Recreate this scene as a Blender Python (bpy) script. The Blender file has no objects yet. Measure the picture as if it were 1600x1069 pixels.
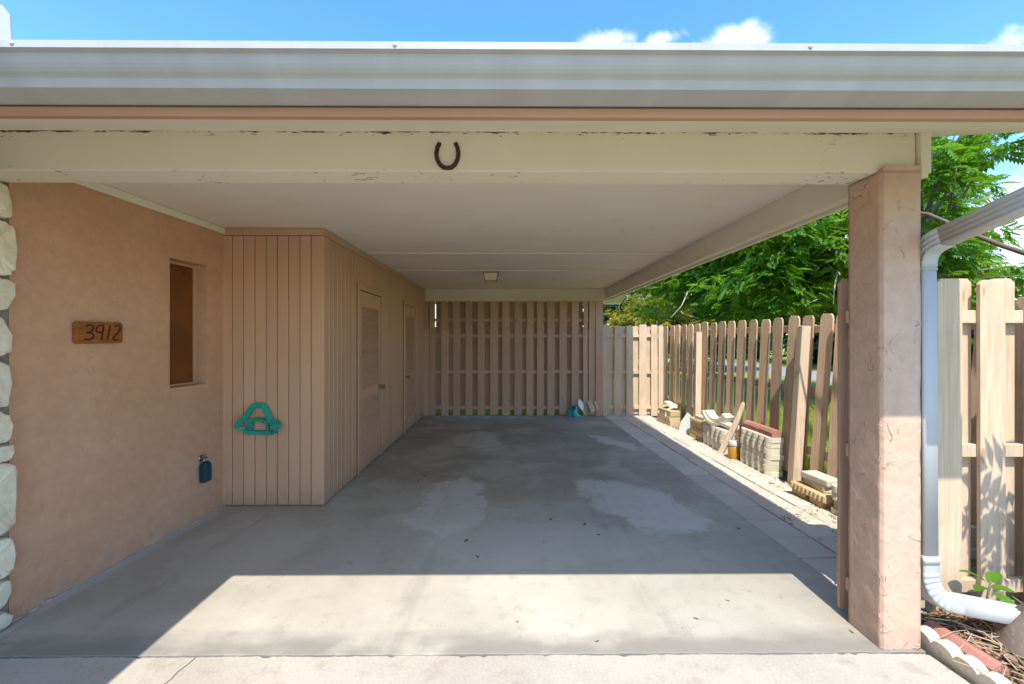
import bpy, bmesh, math, random
import numpy as np
from mathutils import Vector, Matrix, noise as mnoise

random.seed(7)
rng = np.random.default_rng(7)
R = math.radians
S = bpy.context.scene
COL = S.collection

# ------------------------------------------------------------------ camera, sky, sun, exposure
SUN_EL = 58.3
cd = bpy.data.cameras.new('camera'); cam = bpy.data.objects.new('camera', cd); COL.objects.link(cam)
cam.location = (0, 0, 1.465); cam.rotation_euler = (R(90), 0, -0.0068)
cd.sensor_width = 36; cd.lens = 15.525; cd.shift_y = -0.0028
cd.clip_start = 0.05; cd.clip_end = 600
S.camera = cam

W = bpy.data.worlds.new('World'); S.world = W; W.use_nodes = True
SKY_STRENGTH = 0.15
SUN_STRENGTH = 2.0
EXPOSURE = 1.80

sd = bpy.data.lights.new('sun', 'SUN'); sd.energy = SUN_STRENGTH; sd.angle = R(0.5); sd.color = (1.0, 0.94, 0.83)
sun = bpy.data.objects.new('sun', sd); COL.objects.link(sun)
sun.location = (0, -10, 20); sun.rotation_euler = (R(90 - SUN_EL), 0, R(-1.2))

S.view_settings.view_transform = 'Standard'; S.view_settings.look = 'None'
S.view_settings.gamma = 1; S.view_settings.use_curve_mapping = False
S.view_settings.exposure = EXPOSURE
S.render.engine = 'CYCLES'
S.cycles.max_bounces = 14; S.cycles.diffuse_bounces = 10; S.cycles.glossy_bounces = 4
S.cycles.transmission_bounces = 6; S.cycles.transparent_max_bounces = 8
S.cycles.caustics_reflective = False; S.cycles.caustics_refractive = False

# ------------------------------------------------------------------ node helpers
class NT:
    def __init__(s, nt): s.nt = nt
    def n(s, t, **kw):
        k = s.nt.nodes.new(t)
        for a, b in kw.items(): setattr(k, a, b)
        return k
    def l(s, a, b): s.nt.links.new(a, b)
    def put(s, sock, v):
        if isinstance(v, bpy.types.NodeSocket): s.l(v, sock)
        elif v is not None: sock.default_value = v
    def math(s, op, a, b=None, c=None, clamp=False):
        k = s.n('ShaderNodeMath', operation=op, use_clamp=clamp); s.put(k.inputs[0], a)
        if b is not None: s.put(k.inputs[1], b)
        if c is not None: s.put(k.inputs[2], c)
        return k.outputs[0]
    def vmath(s, op, a, b=None):
        k = s.n('ShaderNodeVectorMath', operation=op); s.put(k.inputs[0], a)
        if b is not None: s.put(k.inputs[1], b)
        return k.outputs['Value'] if op in ('LENGTH', 'DISTANCE', 'DOT_PRODUCT') else k.outputs[0]
    def noise(s, v, scale, detail=3, rough=.55, dist=0):
        k = s.n('ShaderNodeTexNoise'); s.put(k.inputs['Vector'], v)
        k.inputs['Scale'].default_value = scale; k.inputs['Detail'].default_value = detail
        k.inputs['Roughness'].default_value = rough; k.inputs['Distortion'].default_value = dist
        return k.outputs['Fac']
    def ncol(s, v, scale, detail=3):
        k = s.n('ShaderNodeTexNoise'); s.put(k.inputs['Vector'], v)
        k.inputs['Scale'].default_value = scale; k.inputs['Detail'].default_value = detail
        return k.outputs['Color']
    def step(s, v, a, b, lo=0., hi=1.):
        k = s.n('ShaderNodeMapRange', interpolation_type='SMOOTHSTEP'); s.put(k.inputs[0], v)
        k.inputs[1].default_value = a; k.inputs[2].default_value = b
        k.inputs[3].default_value = lo; k.inputs[4].default_value = hi
        return k.outputs[0]
    def mix(s, f, a, b, mode='MIX'):
        k = s.n('ShaderNodeMix', data_type='RGBA', blend_type=mode); s.put(k.inputs[0], f)
        s.put(k.inputs[6], c4(a)); s.put(k.inputs[7], c4(b)); return k.outputs[2]
    def bump(s, h, strength, dist, prev=None):
        k = s.n('ShaderNodeBump'); k.inputs['Strength'].default_value = strength
        k.inputs['Distance'].default_value = dist; s.put(k.inputs['Height'], h)
        if prev is not None: s.l(prev, k.inputs['Normal'])
        return k.outputs[0]
    def coords(s, stretch=(1, 1, 1), rnd=True):
        tc = s.n('ShaderNodeTexCoord'); v = tc.outputs['Object']
        if stretch != (1, 1, 1): v = s.vmath('MULTIPLY', v, stretch)
        if rnd:
            oi = s.n('ShaderNodeObjectInfo')
            v = s.vmath('ADD', v, s.math('MULTIPLY', oi.outputs['Random'], 37.0))
        return v
    def sep(s, v):
        k = s.n('ShaderNodeSeparateXYZ'); s.l(v, k.inputs[0]); return k.outputs
    def objrand(s): return s.n('ShaderNodeObjectInfo').outputs['Random']
def c4(c):
    if isinstance(c, bpy.types.NodeSocket): return c
    if isinstance(c, (float, int)): return (c, c, c, 1)
    return tuple(c) if len(c) == 4 else (*c, 1)
def newmat(name):
    m = bpy.data.materials.new(name); m.use_nodes = True
    t = NT(m.node_tree); b = m.node_tree.nodes['Principled BSDF']
    return m, t, b
def setc(t, b, col, rough=.8, spec=.35, nrm=None):
    t.put(b.inputs['Base Color'], c4(col)); t.put(b.inputs['Roughness'], rough)
    b.inputs['Specular IOR Level'].default_value = spec
    if nrm is not None: t.l(nrm, b.inputs['Normal'])

# ------------------------------------------------------------------ world: sky with clouds
def build_world():
    t = NT(W.node_tree); bg = W.node_tree.nodes['Background']
    sky = t.n('ShaderNodeTexSky', sky_type='NISHITA', sun_disc=False)
    sky.sun_elevation = R(SUN_EL); sky.sun_rotation = math.pi + R(1.2)
    sky.air_density = 1.0; sky.dust_density = .6; sky.ozone_density = 2.2; sky.altitude = 10
    d = t.vmath('NORMALIZE', t.n('ShaderNodeTexCoord').outputs['Generated'])
    x, y, z = t.sep(d)
    n1 = t.noise(d, 9.0, 10, .62, .6); n2 = t.noise(d, 2.6, 4, .55)
    base = t.math('ADD', t.math('MULTIPLY', n1, .75), t.math('MULTIPLY', n2, .5))
    # cumulus low in the sky, thinning upward
    low = t.step(z, .62, .02, 0., .20)
    f = t.math('ADD', base, low)
    def blob(u, v, ru, rv, amp):
        c = Vector(((u - 795) / 690, 1, (530 - v) / 690)).normalized()
        q = t.vmath('MULTIPLY', t.vmath('SUBTRACT', d, tuple(c)), (1 / ru, 1 / ru, 1 / rv))
        return t.math('MULTIPLY', t.math('SUBTRACT', 1.0, t.vmath('LENGTH', q), clamp=True), amp)
    bl = None
    for a in ((945, 66, .10, .030, .46), (1035, 60, .09, .022, .34), (1155, 68, .12, .05, .56), (1172, 40, .05, .035, .44),
              (1590, 62, .07, .03, .30), (1640, 345, .20, .16, .30), (1580, 420, .2, .08, .24)):
        q = blob(*a); bl = q if bl is None else t.math('MAXIMUM', bl, q)
    f = t.math('ADD', f, bl)
    m = t.math('MULTIPLY', t.step(f, .82, 1.10), .92)
    m = t.math('MULTIPLY', m, t.step(z, -.01, .04))
    cl = t.mix(t.noise(d, 9, 5), (2.9, 3.05, 3.25), (3.5, 3.5, 3.5))
    hsv = t.n('ShaderNodeHueSaturation'); hsv.inputs['Saturation'].default_value = 1.28; hsv.inputs['Value'].default_value = .86
    t.l(sky.outputs[0], hsv.inputs['Color'])
    col = t.mix(m, hsv.outputs[0], cl)
    t.l(col, bg.inputs['Color']); bg.inputs['Strength'].default_value = SKY_STRENGTH
build_world()

# ------------------------------------------------------------------ mesh helpers
class MB:
    def __init__(s): s.v = []; s.f = []; s.sm = []
    def add(s, vs, fs, smooth=False):
        o = len(s.v); s.v += [tuple(p) for p in vs]
        s.f += [tuple(i + o for i in f) for f in fs]; s.sm += [smooth] * len(fs); return s
    def box(s, x0, x1, y0, y1, z0, z1):
        return s.add([(x0, y0, z0), (x1, y0, z0), (x1, y1, z0), (x0, y1, z0), (x0, y0, z1), (x1, y0, z1), (x1, y1, z1), (x0, y1, z1)],
                     [(0, 3, 2, 1), (4, 5, 6, 7), (0, 1, 5, 4), (1, 2, 6, 5), (2, 3, 7, 6), (3, 0, 4, 7)])
    def prism(s, poly, ax, a0, a1, smooth=False):
        """poly: 2-D points; ax: axis of extrusion ('x': poly in y,z; 'y': x,z; 'z': x,y)"""
        def P(p, a): return {'x': (a, p[0], p[1]), 'y': (p[0], a, p[1]), 'z': (p[0], p[1], a)}[ax]
        n = len(poly)
        ar = sum(poly[i][0] * poly[(i + 1) % n][1] - poly[(i + 1) % n][0] * poly[i][1] for i in range(n))
        if (ar < 0) != (ax == 'y'): poly = poly[::-1]
        vs = [P(p, a0) for p in poly] + [P(p, a1) for p in poly]
        if ax in ('x', 'z', 'y'):
            fs = [tuple(range(n))[::-1], tuple(range(n, 2 * n))]
            s.add(vs, fs, False)
            o = len(s.v) - 2 * n
            for i in range(n):
                j = (i + 1) % n
                s.f.append((o + i, o + j, o + n + j, o + n + i)); s.sm.append(smooth)
        return s
    def sweep(s, path, sec, up=(0, 0, 1), scale=None, caps=True, smooth=True, closed=False):
        """sec: closed 2-D section (side, up)"""
        path = [Vector(p) for p in path]; n = len(sec); m = len(path); up = Vector(up); vs = []; prev = None
        for i, p in enumerate(path):
            a = path[(i - 1) % m] if (i > 0 or closed) else p
            b = path[(i + 1) % m] if (i < m - 1 or closed) else p
            t = (b - a).normalized()
            if prev is None:
                sd_ = t.cross(up)
                if sd_.length < 1e-4: sd_ = t.cross(Vector((1, 0, 0)))
                sd_.normalize()
            else:
                sd_ = (prev - t * prev.dot(t))
                sd_.normalize()
            prev = sd_; u = sd_.cross(t).normalized(); k = scale[i] if scale else 1
            for q in sec: vs.append(p + sd_ * q[0] * k + u * q[1] * k)
        fs = []
        for i in range(m if closed else m - 1):
            i2 = (i + 1) % m
            for j in range(n):
                k = (j + 1) % n; fs.append((i * n + j, i * n + k, i2 * n + k, i2 * n + j))
        s.add(vs, fs, smooth)
        if caps and not closed:
            o = len(s.v) - m * n
            s.f += [tuple(o + j for j in range(n))[::-1], tuple(o + (m - 1) * n + j for j in range(n))]; s.sm += [False, False]
        return s
    def tube(s, path, r, n=8, **k):
        sc = None
        if isinstance(r, (list, tuple)): sc = r; r = 1
        return s.sweep(path, [(r * math.cos(2 * math.pi * i / n), r * math.sin(2 * math.pi * i / n)) for i in range(n)], scale=sc, **k)
    def lathe(s, prof, n=16, c=(0, 0, 0)):
        vs = []; fs = []
        for r, z in prof:
            for i in range(n):
                a = 2 * math.pi * i / n; vs.append((c[0] + r * math.cos(a), c[1] + r * math.sin(a), c[2] + z))
        for i in range(len(prof) - 1):
            for j in range(n):
                k = (j + 1) % n; fs.append((i * n + j, i * n + k, (i + 1) * n + k, (i + 1) * n + j))
        fs += [tuple(range(n))[::-1], tuple((len(prof) - 1) * n + j for j in range(n))]
        return s.add(vs, fs, True)
    def mesh(s, name, mat, bevel=0, seg=1, fixn=True):
        me = bpy.data.meshes.new(name); me.from_pydata(s.v, [], s.f)
        me.polygons.foreach_set('use_smooth', s.sm)
        if bevel or fixn:
            bm = bmesh.new(); bm.from_mesh(me)
            if fixn: bmesh.ops.recalc_face_normals(bm, faces=bm.faces)
            if bevel:
                es = [e for e in bm.edges if len(e.link_faces) == 2 and e.calc_face_angle(0) > .5]
                bmesh.ops.bevel(bm, geom=es, offset=bevel, segments=seg, affect='EDGES', profile=.6, clamp_overlap=True)
            bm.to_mesh(me); bm.free()
        if mat is not None: me.materials.append(mat)
        me.update(); return me
def link(name, me, parent=None, loc=None, rot=None):
    o = bpy.data.objects.new(name, me); COL.objects.link(o)
    if parent is not None: o.parent = parent
    if loc is not None: o.location = loc
    if rot is not None: o.rotation_euler = rot
    return o
def part(name, mb, mat, parent=None, bevel=0, seg=1, loc=None, rot=None, label=None):
    o = link(name, mb.mesh(name, mat, bevel, seg), parent, loc, rot)
    if label: o['label'] = label
    return o
def tag(o, label, cat, group=None):
    o['label'] = label; o['category'] = cat
    if group: o['group'] = group
    return o
def thing(name, label, cat, loc=(0, 0, 0), rz=0, group=None):
    o = bpy.data.objects.new(name, None); COL.objects.link(o); o.empty_display_size = .1
    o.location = loc; o.rotation_euler = (0, 0, rz); return tag(o, label, cat, group)
def struct(o): o['kind'] = 'structure'; return o
def stuff(o): o['kind'] = 'stuff'; return o
def dup(o, parent=None, loc=None, rot=None, name=None):
    c = o.copy(); COL.objects.link(c)
    if name: c.name = name
    c.parent = parent
    if loc is not None: c.location = loc
    if rot is not None: c.rotation_euler = rot
    for ch in list(o.children): dup(ch, c)
    return c
def npmesh(name, v, f, mat, smooth=False, attr=None):
    """v (n,3) array; f (m,k) array of one face size"""
    me = bpy.data.meshes.new(name); k = f.shape[1]
    me.vertices.add(len(v)); me.vertices.foreach_set('co', np.ascontiguousarray(v, np.float32).ravel())
    me.loops.add(f.size); me.loops.foreach_set('vertex_index', np.ascontiguousarray(f, np.int32).ravel())
    me.polygons.add(len(f)); me.polygons.foreach_set('loop_start', np.arange(0, f.size, k, dtype=np.int32))
    me.polygons.foreach_set('loop_total', np.full(len(f), k, np.int32))
    if smooth: me.polygons.foreach_set('use_smooth', np.ones(len(f), bool))
    if attr is not None:
        a = me.attributes.new('tint', 'FLOAT', 'POINT'); a.data.foreach_set('value', np.ascontiguousarray(attr, np.float32))
    me.update(calc_edges=True)
    if mat is not None: me.materials.append(mat)
    return me

# ------------------------------------------------------------------ materials
def m_wood(name, a, b, c=None, rough=.75, grain=1.0, rand=.22, stretch=(60, 60, 2.4), knots=True):
    m, t, bs = newmat(name)
    v = t.coords(stretch); w = t.coords()
    g = t.noise(v, 1.0, 4, .6, .6)
    big = t.noise(w, 2.2, 4, .6)
    col = t.mix(t.step(g, .3, .7), a, b)
    if c is not None: col = t.mix(t.math('MULTIPLY', t.step(big, .5, .72), .75), col, c)
    saw = t.noise(t.coords((3, 3, 120)), 1.0, 2, .5)
    h = t.math('ADD', t.math('MULTIPLY', g, grain), t.math('MULTIPLY', saw, .25))
    if knots:
        vo = t.n('ShaderNodeTexVoronoi'); t.l(t.coords((5, 5, 1.7)), vo.inputs['Vector']); vo.inputs['Scale'].default_value = 1
        kn = t.step(vo.outputs['Distance'], .10, .05)
        col = t.mix(t.math('MULTIPLY', kn, .45), col, (.12, .06, .03))
    r = t.objrand()
    col = t.mix(1.0, col, t.math('ADD', t.math('MULTIPLY', r, rand * 2), 1 - rand), 'MULTIPLY')
    setc(t, bs, col, rough, .3, t.bump(h, .35, .004)); return m
def m_paint(name, a, b, rough=.6, bscale=90, bstr=.12, rand=0., dirt=None, dirt_amt=.5, stretch=(1, 1, 1), spec=.35, foot=False):
    m, t, bs = newmat(name)
    v = t.coords(stretch); n1 = t.noise(v, 1.7, 5, .6); n2 = t.noise(v, bscale, 3, .6)
    col = t.mix(t.step(n1, .3, .72), a, b)
    if dirt is not None:
        d = t.step(t.noise(v, 6, 6, .65), .56, .75); col = t.mix(t.math('MULTIPLY', d, dirt_amt), col, dirt)
    if rand:
        col = t.mix(1.0, col, t.math('ADD', t.math('MULTIPLY', t.objrand(), rand * 2), 1 - rand), 'MULTIPLY')
    if foot:
        zf = t.sep(t.n('ShaderNodeTexCoord').outputs['Object'])[2]
        fz = t.math('ADD', zf, t.math('MULTIPLY', t.math('SUBTRACT', t.noise(v, 11, 5), .5), .3))
        col = t.mix(t.step(fz, .20, .0, 0, .45), col, (.24, .19, .15))
        col = t.mix(t.math('MULTIPLY', t.step(t.noise(t.coords((5, 5, 60)), 1, 4), .68, .74), .3), col, (.30, .21, .14))
    setc(t, bs, col, rough, spec, t.bump(n2, bstr, .002)); return m
def m_stucco(name, a, b, strength=1.0, rid=1.0):
    m, t, bs = newmat(name)
    tc = t.n('ShaderNodeTexCoord'); v = tc.outputs['Object']
    warp = t.vmath('ADD', v, t.vmath('MULTIPLY', t.vmath('SUBTRACT', t.ncol(v, 4, 3), (.5, .5, .5)), (.22, .22, .22)))
    def contour(sc, w, off, lo, hi, msc):
        q = t.vmath('ADD', v, off); nn = t.noise(q, sc, 2.5, .5, .8)
        return t.math('MULTIPLY', t.step(t.math('ABSOLUTE', t.math('SUBTRACT', nn, .5)), w, .0), t.step(t.noise(t.vmath('ADD', q, (5, 5, 5)), msc, 4, .65), lo, hi))
    ridge = t.math('ADD', t.math('MULTIPLY', contour(6, .016, (0, 0, 0), .56, .70, 6), .7), t.math('MULTIPLY', contour(14, .035, (3, 8, 2), .55, .70, 8), .45))
    swirl = t.noise(v, 9, 5, .55, 2.0); fine = t.noise(v, 70, 4, .6)
    h = t.math('ADD', t.math('MULTIPLY', ridge, .9 * rid), t.math('ADD', t.math('MULTIPLY', swirl, .8), t.math('MULTIPLY', fine, .16)))
    col = t.mix(t.step(t.noise(v, 1.6, 5, .6), .32, .7), a, b)
    mott = t.noise(v, 14, 5, .65)
    col = t.mix(1.0, col, t.step(mott, .2, .8, .90, 1.07), 'MULTIPLY')
    z = t.sep(v)[2]
    splash = t.math('MULTIPLY', t.step(z, .16, .0), t.step(t.noise(v, 12, 4), .35, .65))
    col = t.mix(t.math('MULTIPLY', splash, .35), col, (.30, .25, .21))
    setc(t, bs, col, .78, .3, t.bump(h, .75 * strength, .007)); return m
def m_trim_specks(name, a, b, ztop, zbot):
    """old cream paint with flakes lifting along the top and bottom edges of the beam"""
    m, t, bs = newmat(name)
    v = t.n('ShaderNodeTexCoord').outputs['Object']; x, y, z = t.sep(v)
    col = t.mix(t.step(t.noise(v, 1.1, 5, .6), .3, .7), a, b)
    st = t.vmath('MULTIPLY', v, (16, 30, 75))
    fl = t.noise(st, 1.0, 5, .7)
    patch = t.noise(t.vmath('MULTIPLY', v, (2.2, 1, 1)), 1.0, 3, .6)
    near_t = t.step(z, ztop - .022, ztop - .002)
    near_t2 = t.step(z, ztop - .09, ztop)
    near_b = t.step(z, zbot + .012, zbot - .002)
    wgt = t.math('ADD', t.math('MULTIPLY', near_t, .15), t.math('ADD', t.math('MULTIPLY', near_t2, .04), t.math('MULTIPLY', near_b, .045)))
    thr = t.math('ADD', t.math('ADD', fl, wgt), t.math('MULTIPLY', t.math('SUBTRACT', patch, .5), .38))
    k = t.step(thr, .705, .735)
    sp = t.noise(t.vmath('MULTIPLY', v, (1, 1, 1)), 130, 2, .5)
    mild = t.math('MULTIPLY', t.step(sp, .655, .69), t.step(t.noise(v, 3.0, 3), .52, .66))
    mild = t.math('MULTIPLY', mild, t.step(x, .2, 1.9))
    k = t.math('MAXIMUM', k, t.math('MULTIPLY', mild, .8))
    col = t.mix(k, col, (.10, .055, .03))
    h = t.math('SUBTRACT', t.math('MULTIPLY', t.noise(t.vmath('MULTIPLY', v, (3, 30, 60)), 1, 3), .25), k)
    setc(t, bs, col, .62, .3, t.bump(h, .5, .003)); return m
def m_ceiling(name, a, b, rough, bs_, bst, dirt, dirt_amt):
    m, t, bs = newmat(name)
    v = t.n('ShaderNodeTexCoord').outputs['Object']; x, y, z = t.sep(v)
    col = t.mix(t.step(t.noise(v, 1.3, 5, .6), .3, .7), a, b)
    col = t.mix(t.math('MULTIPLY', t.step(t.noise(v, 2.4, 6, .65), .54, .75), dirt_amt), col, dirt)
    fl = t.math('MULTIPLY', t.step(t.noise(t.vmath('MULTIPLY', v, (14, 26, 1)), 1.0, 4, .7), .66, .70), t.step(t.noise(v, 1.1, 3), .56, .64))
    fl = t.math('MULTIPLY', fl, t.step(x, .0, .5)); col = t.mix(t.math('MULTIPLY', fl, .85), col, (.16, .10, .06))
    setc(t, bs, col, rough, .3, t.bump(t.noise(v, bs_, 3, .6), .15, .003)); return m
def m_slab():
    m, t, bs = newmat('slab_concrete')
    v = t.n('ShaderNodeTexCoord').outputs['Object']; x, y, z = t.sep(v)
    n0 = t.noise(v, .55, 5, .62, .3); n1 = t.noise(t.vmath('ADD', v, (9, 4, 0)), 1.5, 6, .65, .5); n2 = t.noise(v, 9, 6, .7)
    fine = t.noise(v, 120, 3, .7)
    col = t.mix(t.step(n0, .32, .68), (.35, .325, .265), (.49, .465, .395))
    # brown tyre and oil staining in the parking area
    area = t.math('MULTIPLY', t.step(y, 2.9, 4.6), t.step(n1, .36, .62))
    col = t.mix(t.math('MULTIPLY', area, .75), col, (.30, .25, .185))
    area2 = t.math('MULTIPLY', t.step(y, 3.4, 6.0), t.step(t.noise(t.vmath('MULTIPLY', v, (.5, 1.3, 1)), 1.1, 5, .6), .42, .6))
    col = t.mix(t.math('MULTIPLY', area2, .5), col, (.26, .225, .175))
    col = t.mix(t.math('MULTIPLY', t.step(n2, .50, .72), .40), col, (.27, .24, .20))
    # paler washed patches with ragged edges
    wv = t.vmath('ADD', v, t.vmath('MULTIPLY', t.vmath('SUBTRACT', t.ncol(v, 3.2, 5), (.5, .5, .5)), (.5, .6, 0)))
    wv = t.vmath('ADD', wv, t.vmath('MULTIPLY', t.vmath('SUBTRACT', t.ncol(v, 15, 6), (.5, .5, .5)), (.22, .28, 0)))
    pm = None
    for cx, cy, rx, ry, sk, am in ((-.52, 4.0, .30, .66, 0, 1), (1.13, 3.95, .40, .62, -.25, .95), (-.48, 6.45, .34, .42, .1, .75), (1.5, 6.25, .15, .5, -.45, .8), (-1.9, 3.1, .4, .5, 0, .25), (.2, 3.2, .8, .35, 0, .35)):
        q = t.vmath('SUBTRACT', wv, (cx, cy, 0)); a, b_, _ = t.sep(q)
        a = t.math('SUBTRACT', a, t.math('MULTIPLY', b_, sk))
        dd = t.math('ADD', t.math('POWER', t.math('ABSOLUTE', t.math('DIVIDE', a, rx)), 2.0), t.math('POWER', t.math('ABSOLUTE', t.math('DIVIDE', b_, ry)), 2.0))
        k = t.math('MULTIPLY', t.step(dd, 1.3, .78), am); pm = k if pm is None else t.math('MAXIMUM', pm, k)
    col = t.mix(t.math('MULTIPLY', t.math('MULTIPLY', pm, t.step(n2, .25, .55, .55, 1.0)), .9), col, t.mix(t.step(n1, .3, .7), (.49, .47, .42), (.57, .55, .50)))
    dr = t.math('MULTIPLY', t.step(t.noise(v, 10, 2, .5, .4), .66, .74), t.step(t.noise(v, .9, 3), .46, .6))
    col = t.mix(t.math('MULTIPLY', dr, .45), col, (.20, .155, .115))
    tyre = t.math('MULTIPLY', t.step(t.math('ABSOLUTE', t.math('SUBTRACT', t.math('ABSOLUTE', t.math('SUBTRACT', x, .12)), .72)), .20, .05), t.step(t.noise(t.vmath('MULTIPLY', v, (5, .8, 1)), 1.6, 5), .45, .65))
    col = t.mix(t.math('MULTIPLY', tyre, .28), col, (.22, .20, .18))
    # grime along the front lip of the slab and spilled whitewash along the wall foot
    lip = t.math('MULTIPLY', t.step(t.math('ADD', y, t.math('MULTIPLY', t.math('SUBTRACT', t.noise(t.vmath('MULTIPLY', v, (1.5, 4, 1)), 1.6, 4), .5), .26)), 2.25, 2.10), t.step(t.noise(v, 2.2, 4), .30, .50))
    col = t.mix(t.math('MULTIPLY', lip, .8), col, (.215, .20, .18))
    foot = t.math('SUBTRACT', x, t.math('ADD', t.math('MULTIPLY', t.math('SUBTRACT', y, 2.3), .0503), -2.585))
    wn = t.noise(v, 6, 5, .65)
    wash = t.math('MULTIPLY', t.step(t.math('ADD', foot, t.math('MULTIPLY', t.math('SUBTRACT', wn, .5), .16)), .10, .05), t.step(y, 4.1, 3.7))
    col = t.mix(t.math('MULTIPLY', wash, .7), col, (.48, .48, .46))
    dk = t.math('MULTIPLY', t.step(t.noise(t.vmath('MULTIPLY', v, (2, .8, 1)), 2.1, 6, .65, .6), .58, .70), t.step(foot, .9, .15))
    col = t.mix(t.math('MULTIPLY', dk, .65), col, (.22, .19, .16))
    edge = t.math('MULTIPLY', t.step(x, 1.55, 1.8), t.step(n2, .3, .6))
    col = t.mix(t.math('MULTIPLY', edge, .25), col, (.2, .2, .2))
    col = t.mix(1.0, col, t.step(fine, .2, .8, .90, 1.08), 'MULTIPLY')
    sp = t.step(t.noise(v, 45, 2, .4), .76, .80); col = t.mix(t.math('MULTIPLY', sp, .55), col, (.09, .075, .06))
    h = t.math('ADD', t.math('MULTIPLY', n2, .5), t.math('MULTIPLY', fine, .3))
    rough = t.step(n1, .3, .7, .55, .8); rough = t.math('SUBTRACT', rough, t.math('MULTIPLY', pm, .12))
    setc(t, bs, col, rough, .4, t.bump(h, .25, .004)); return m
def m_concrete(name, a, b, dirt=(.2, .17, .13), rand=.12, bscale=60, bstr=.35, dirt_thr=.58):
    m, t, bs = newmat(name)
    v = t.coords(); n0 = t.noise(v, 1.3, 5, .6); n2 = t.noise(v, 8, 6, .7); fine = t.noise(v, bscale, 4, .7)
    col = t.mix(t.step(n0, .3, .7), a, b)
    col = t.mix(t.math('MULTIPLY', t.step(n2, dirt_thr, dirt_thr + .2), .55), col, dirt)
    col = t.mix(1.0, col, t.math('ADD', t.math('MULTIPLY', t.objrand(), rand * 2), 1 - rand), 'MULTIPLY')
    col = t.mix(1.0, col, t.step(fine, .2, .8, .86, 1.1), 'MULTIPLY')
    setc(t, bs, col, .85, .3, t.bump(t.math('ADD', n2, fine), bstr, .004)); return m
def m_leaf(name, a, b, c, trans=.35):
    m, t, bs = newmat(name)
    at = t.n('ShaderNodeAttribute', attribute_name='tint').outputs['Fac']
    v = t.n('ShaderNodeTexCoord').outputs['Object']
    col = t.mix(at, a, b); col = t.mix(t.math('MULTIPLY', t.step(t.noise(v, .8, 3), .5, .7), .6), col, c)
    setc(t, bs, col, .45, .4)
    tr = t.n('ShaderNodeBsdfTranslucent'); t.l(t.mix(1.0, col, (1.5, 1.6, .6), 'MULTIPLY'), tr.inputs[0])
    mx = t.n('ShaderNodeMixShader'); mx.inputs[0].default_value = trans
    out = m.node_tree.nodes['Material Output']
    t.l(bs.outputs[0], mx.inputs[1]); t.l(tr.outputs[0], mx.inputs[2]); t.l(mx.outputs[0], out.inputs[0]); return m
def m_tint(name, cols, rough=.85):
    """picks a colour per piece from the tint attribute"""
    m, t, bs = newmat(name)
    r = t.n('ShaderNodeValToRGB'); at = t.n('ShaderNodeAttribute', attribute_name='tint').outputs['Fac']; t.l(at, r.inputs[0])
    e = r.color_ramp.elements; e[0].color = c4(cols[0]); e[1].color = c4(cols[-1])
    for i, c in enumerate(cols[1:-1]): q = e.new((i + 1) / (len(cols) - 1)); q.color = c4(c)
    setc(t, bs, r.outputs[0], rough, .25); return m

SALMON = m_stucco('salmon_stucco', (.53, .305, .185), (.575, .345, .225), .95, 1.0)
COLUMN = m_stucco('pink_column_stucco', (.53, .355, .25), (.575, .40, .30), 1.3, 1.7)
BEAM = m_trim_specks('old_cream_paint', (.70, .635, .49), (.75, .69, .545), 2.452, 2.262)
CREAM = m_paint('cream_paint', (.72, .655, .52), (.765, .705, .57), .6, dirt=(.52, .45, .35), dirt_amt=.25)
CEIL = m_ceiling('ceiling_paint', (.77, .70, .57), (.80, .745, .63), .7, 40, .1, dirt=(.60, .51, .39), dirt_amt=.3)
SALMON_TRIM = m_paint('salmon_trim_paint', (.41, .21, .115), (.45, .25, .15), .6, stretch=(.6, 8, 8), dirt=(.48, .31, .21), dirt_amt=.4)
PLANK = m_paint('salmon_plank_paint', (.52, .31, .19), (.56, .345, .22), .55, 60, .1, rand=.04, stretch=(1, 1, .4), foot=True)
PLANK_L = m_paint('salmon_louver_paint', (.52, .31, .19), (.56, .345, .22), .55, 60, .1, rand=.05)
GROOVE = m_paint('dark_groove_paint', (.17, .11, .07), (.2, .13, .08), .8)
BRASS = newmat('aged_brass'); setc(BRASS[1], BRASS[2], (.30, .20, .09), .35); BRASS[2].inputs['Metallic'].default_value = 1; BRASS = BRASS[0]
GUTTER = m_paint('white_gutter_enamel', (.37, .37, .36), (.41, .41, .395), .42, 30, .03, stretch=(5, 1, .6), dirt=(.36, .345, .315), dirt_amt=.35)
PIPE = m_paint('white_pipe_enamel', (.42, .425, .415), (.47, .475, .465), .4, 30, .03, dirt=(.55, .53, .47), dirt_amt=.3)
FENCE_P = m_wood('painted_fence_wood', (.42, .262, .175), (.49, .315, .215), None, .7, .6, .10, knots=False)
FENCE_B = m_wood('shade_toned_fence_wood', (.31, .195, .13), (.37, .24, .165), None, .75, .6, .12, knots=False)  # darker tone paints in the shade on the recessed back-fence boards
FENCE_L = m_wood('rail_wood', (.44, .28, .20), (.50, .33, .24), None, .75, .6, .06, stretch=(2.4, 60, 60), knots=False)
FENCE_W = m_wood('weathered_fence_wood', (.49, .325, .21), (.64, .455, .31), (.40, .285, .205), .82, 1.3, .22)
FENCE_R = m_wood('pale_new_fence_wood', (.51, .375, .25), (.61, .47, .335), (.43, .325, .23), .8, .8, .08)
POSTW = m_wood('pale_post_wood', (.52, .39, .265), (.66, .53, .40), (.44, .34, .24), .8, .8, .08)
STONE = m_concrete('white_stone_veneer', (.68, .61, .46), (.75, .69, .55), (.48, .41, .30), .06, 26, .9, .60)
MORTAR = m_concrete('grey_mortar', (.22, .20, .17), (.28, .26, .23), (.1, .1, .1), 0)
SLAB = m_slab()
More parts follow.
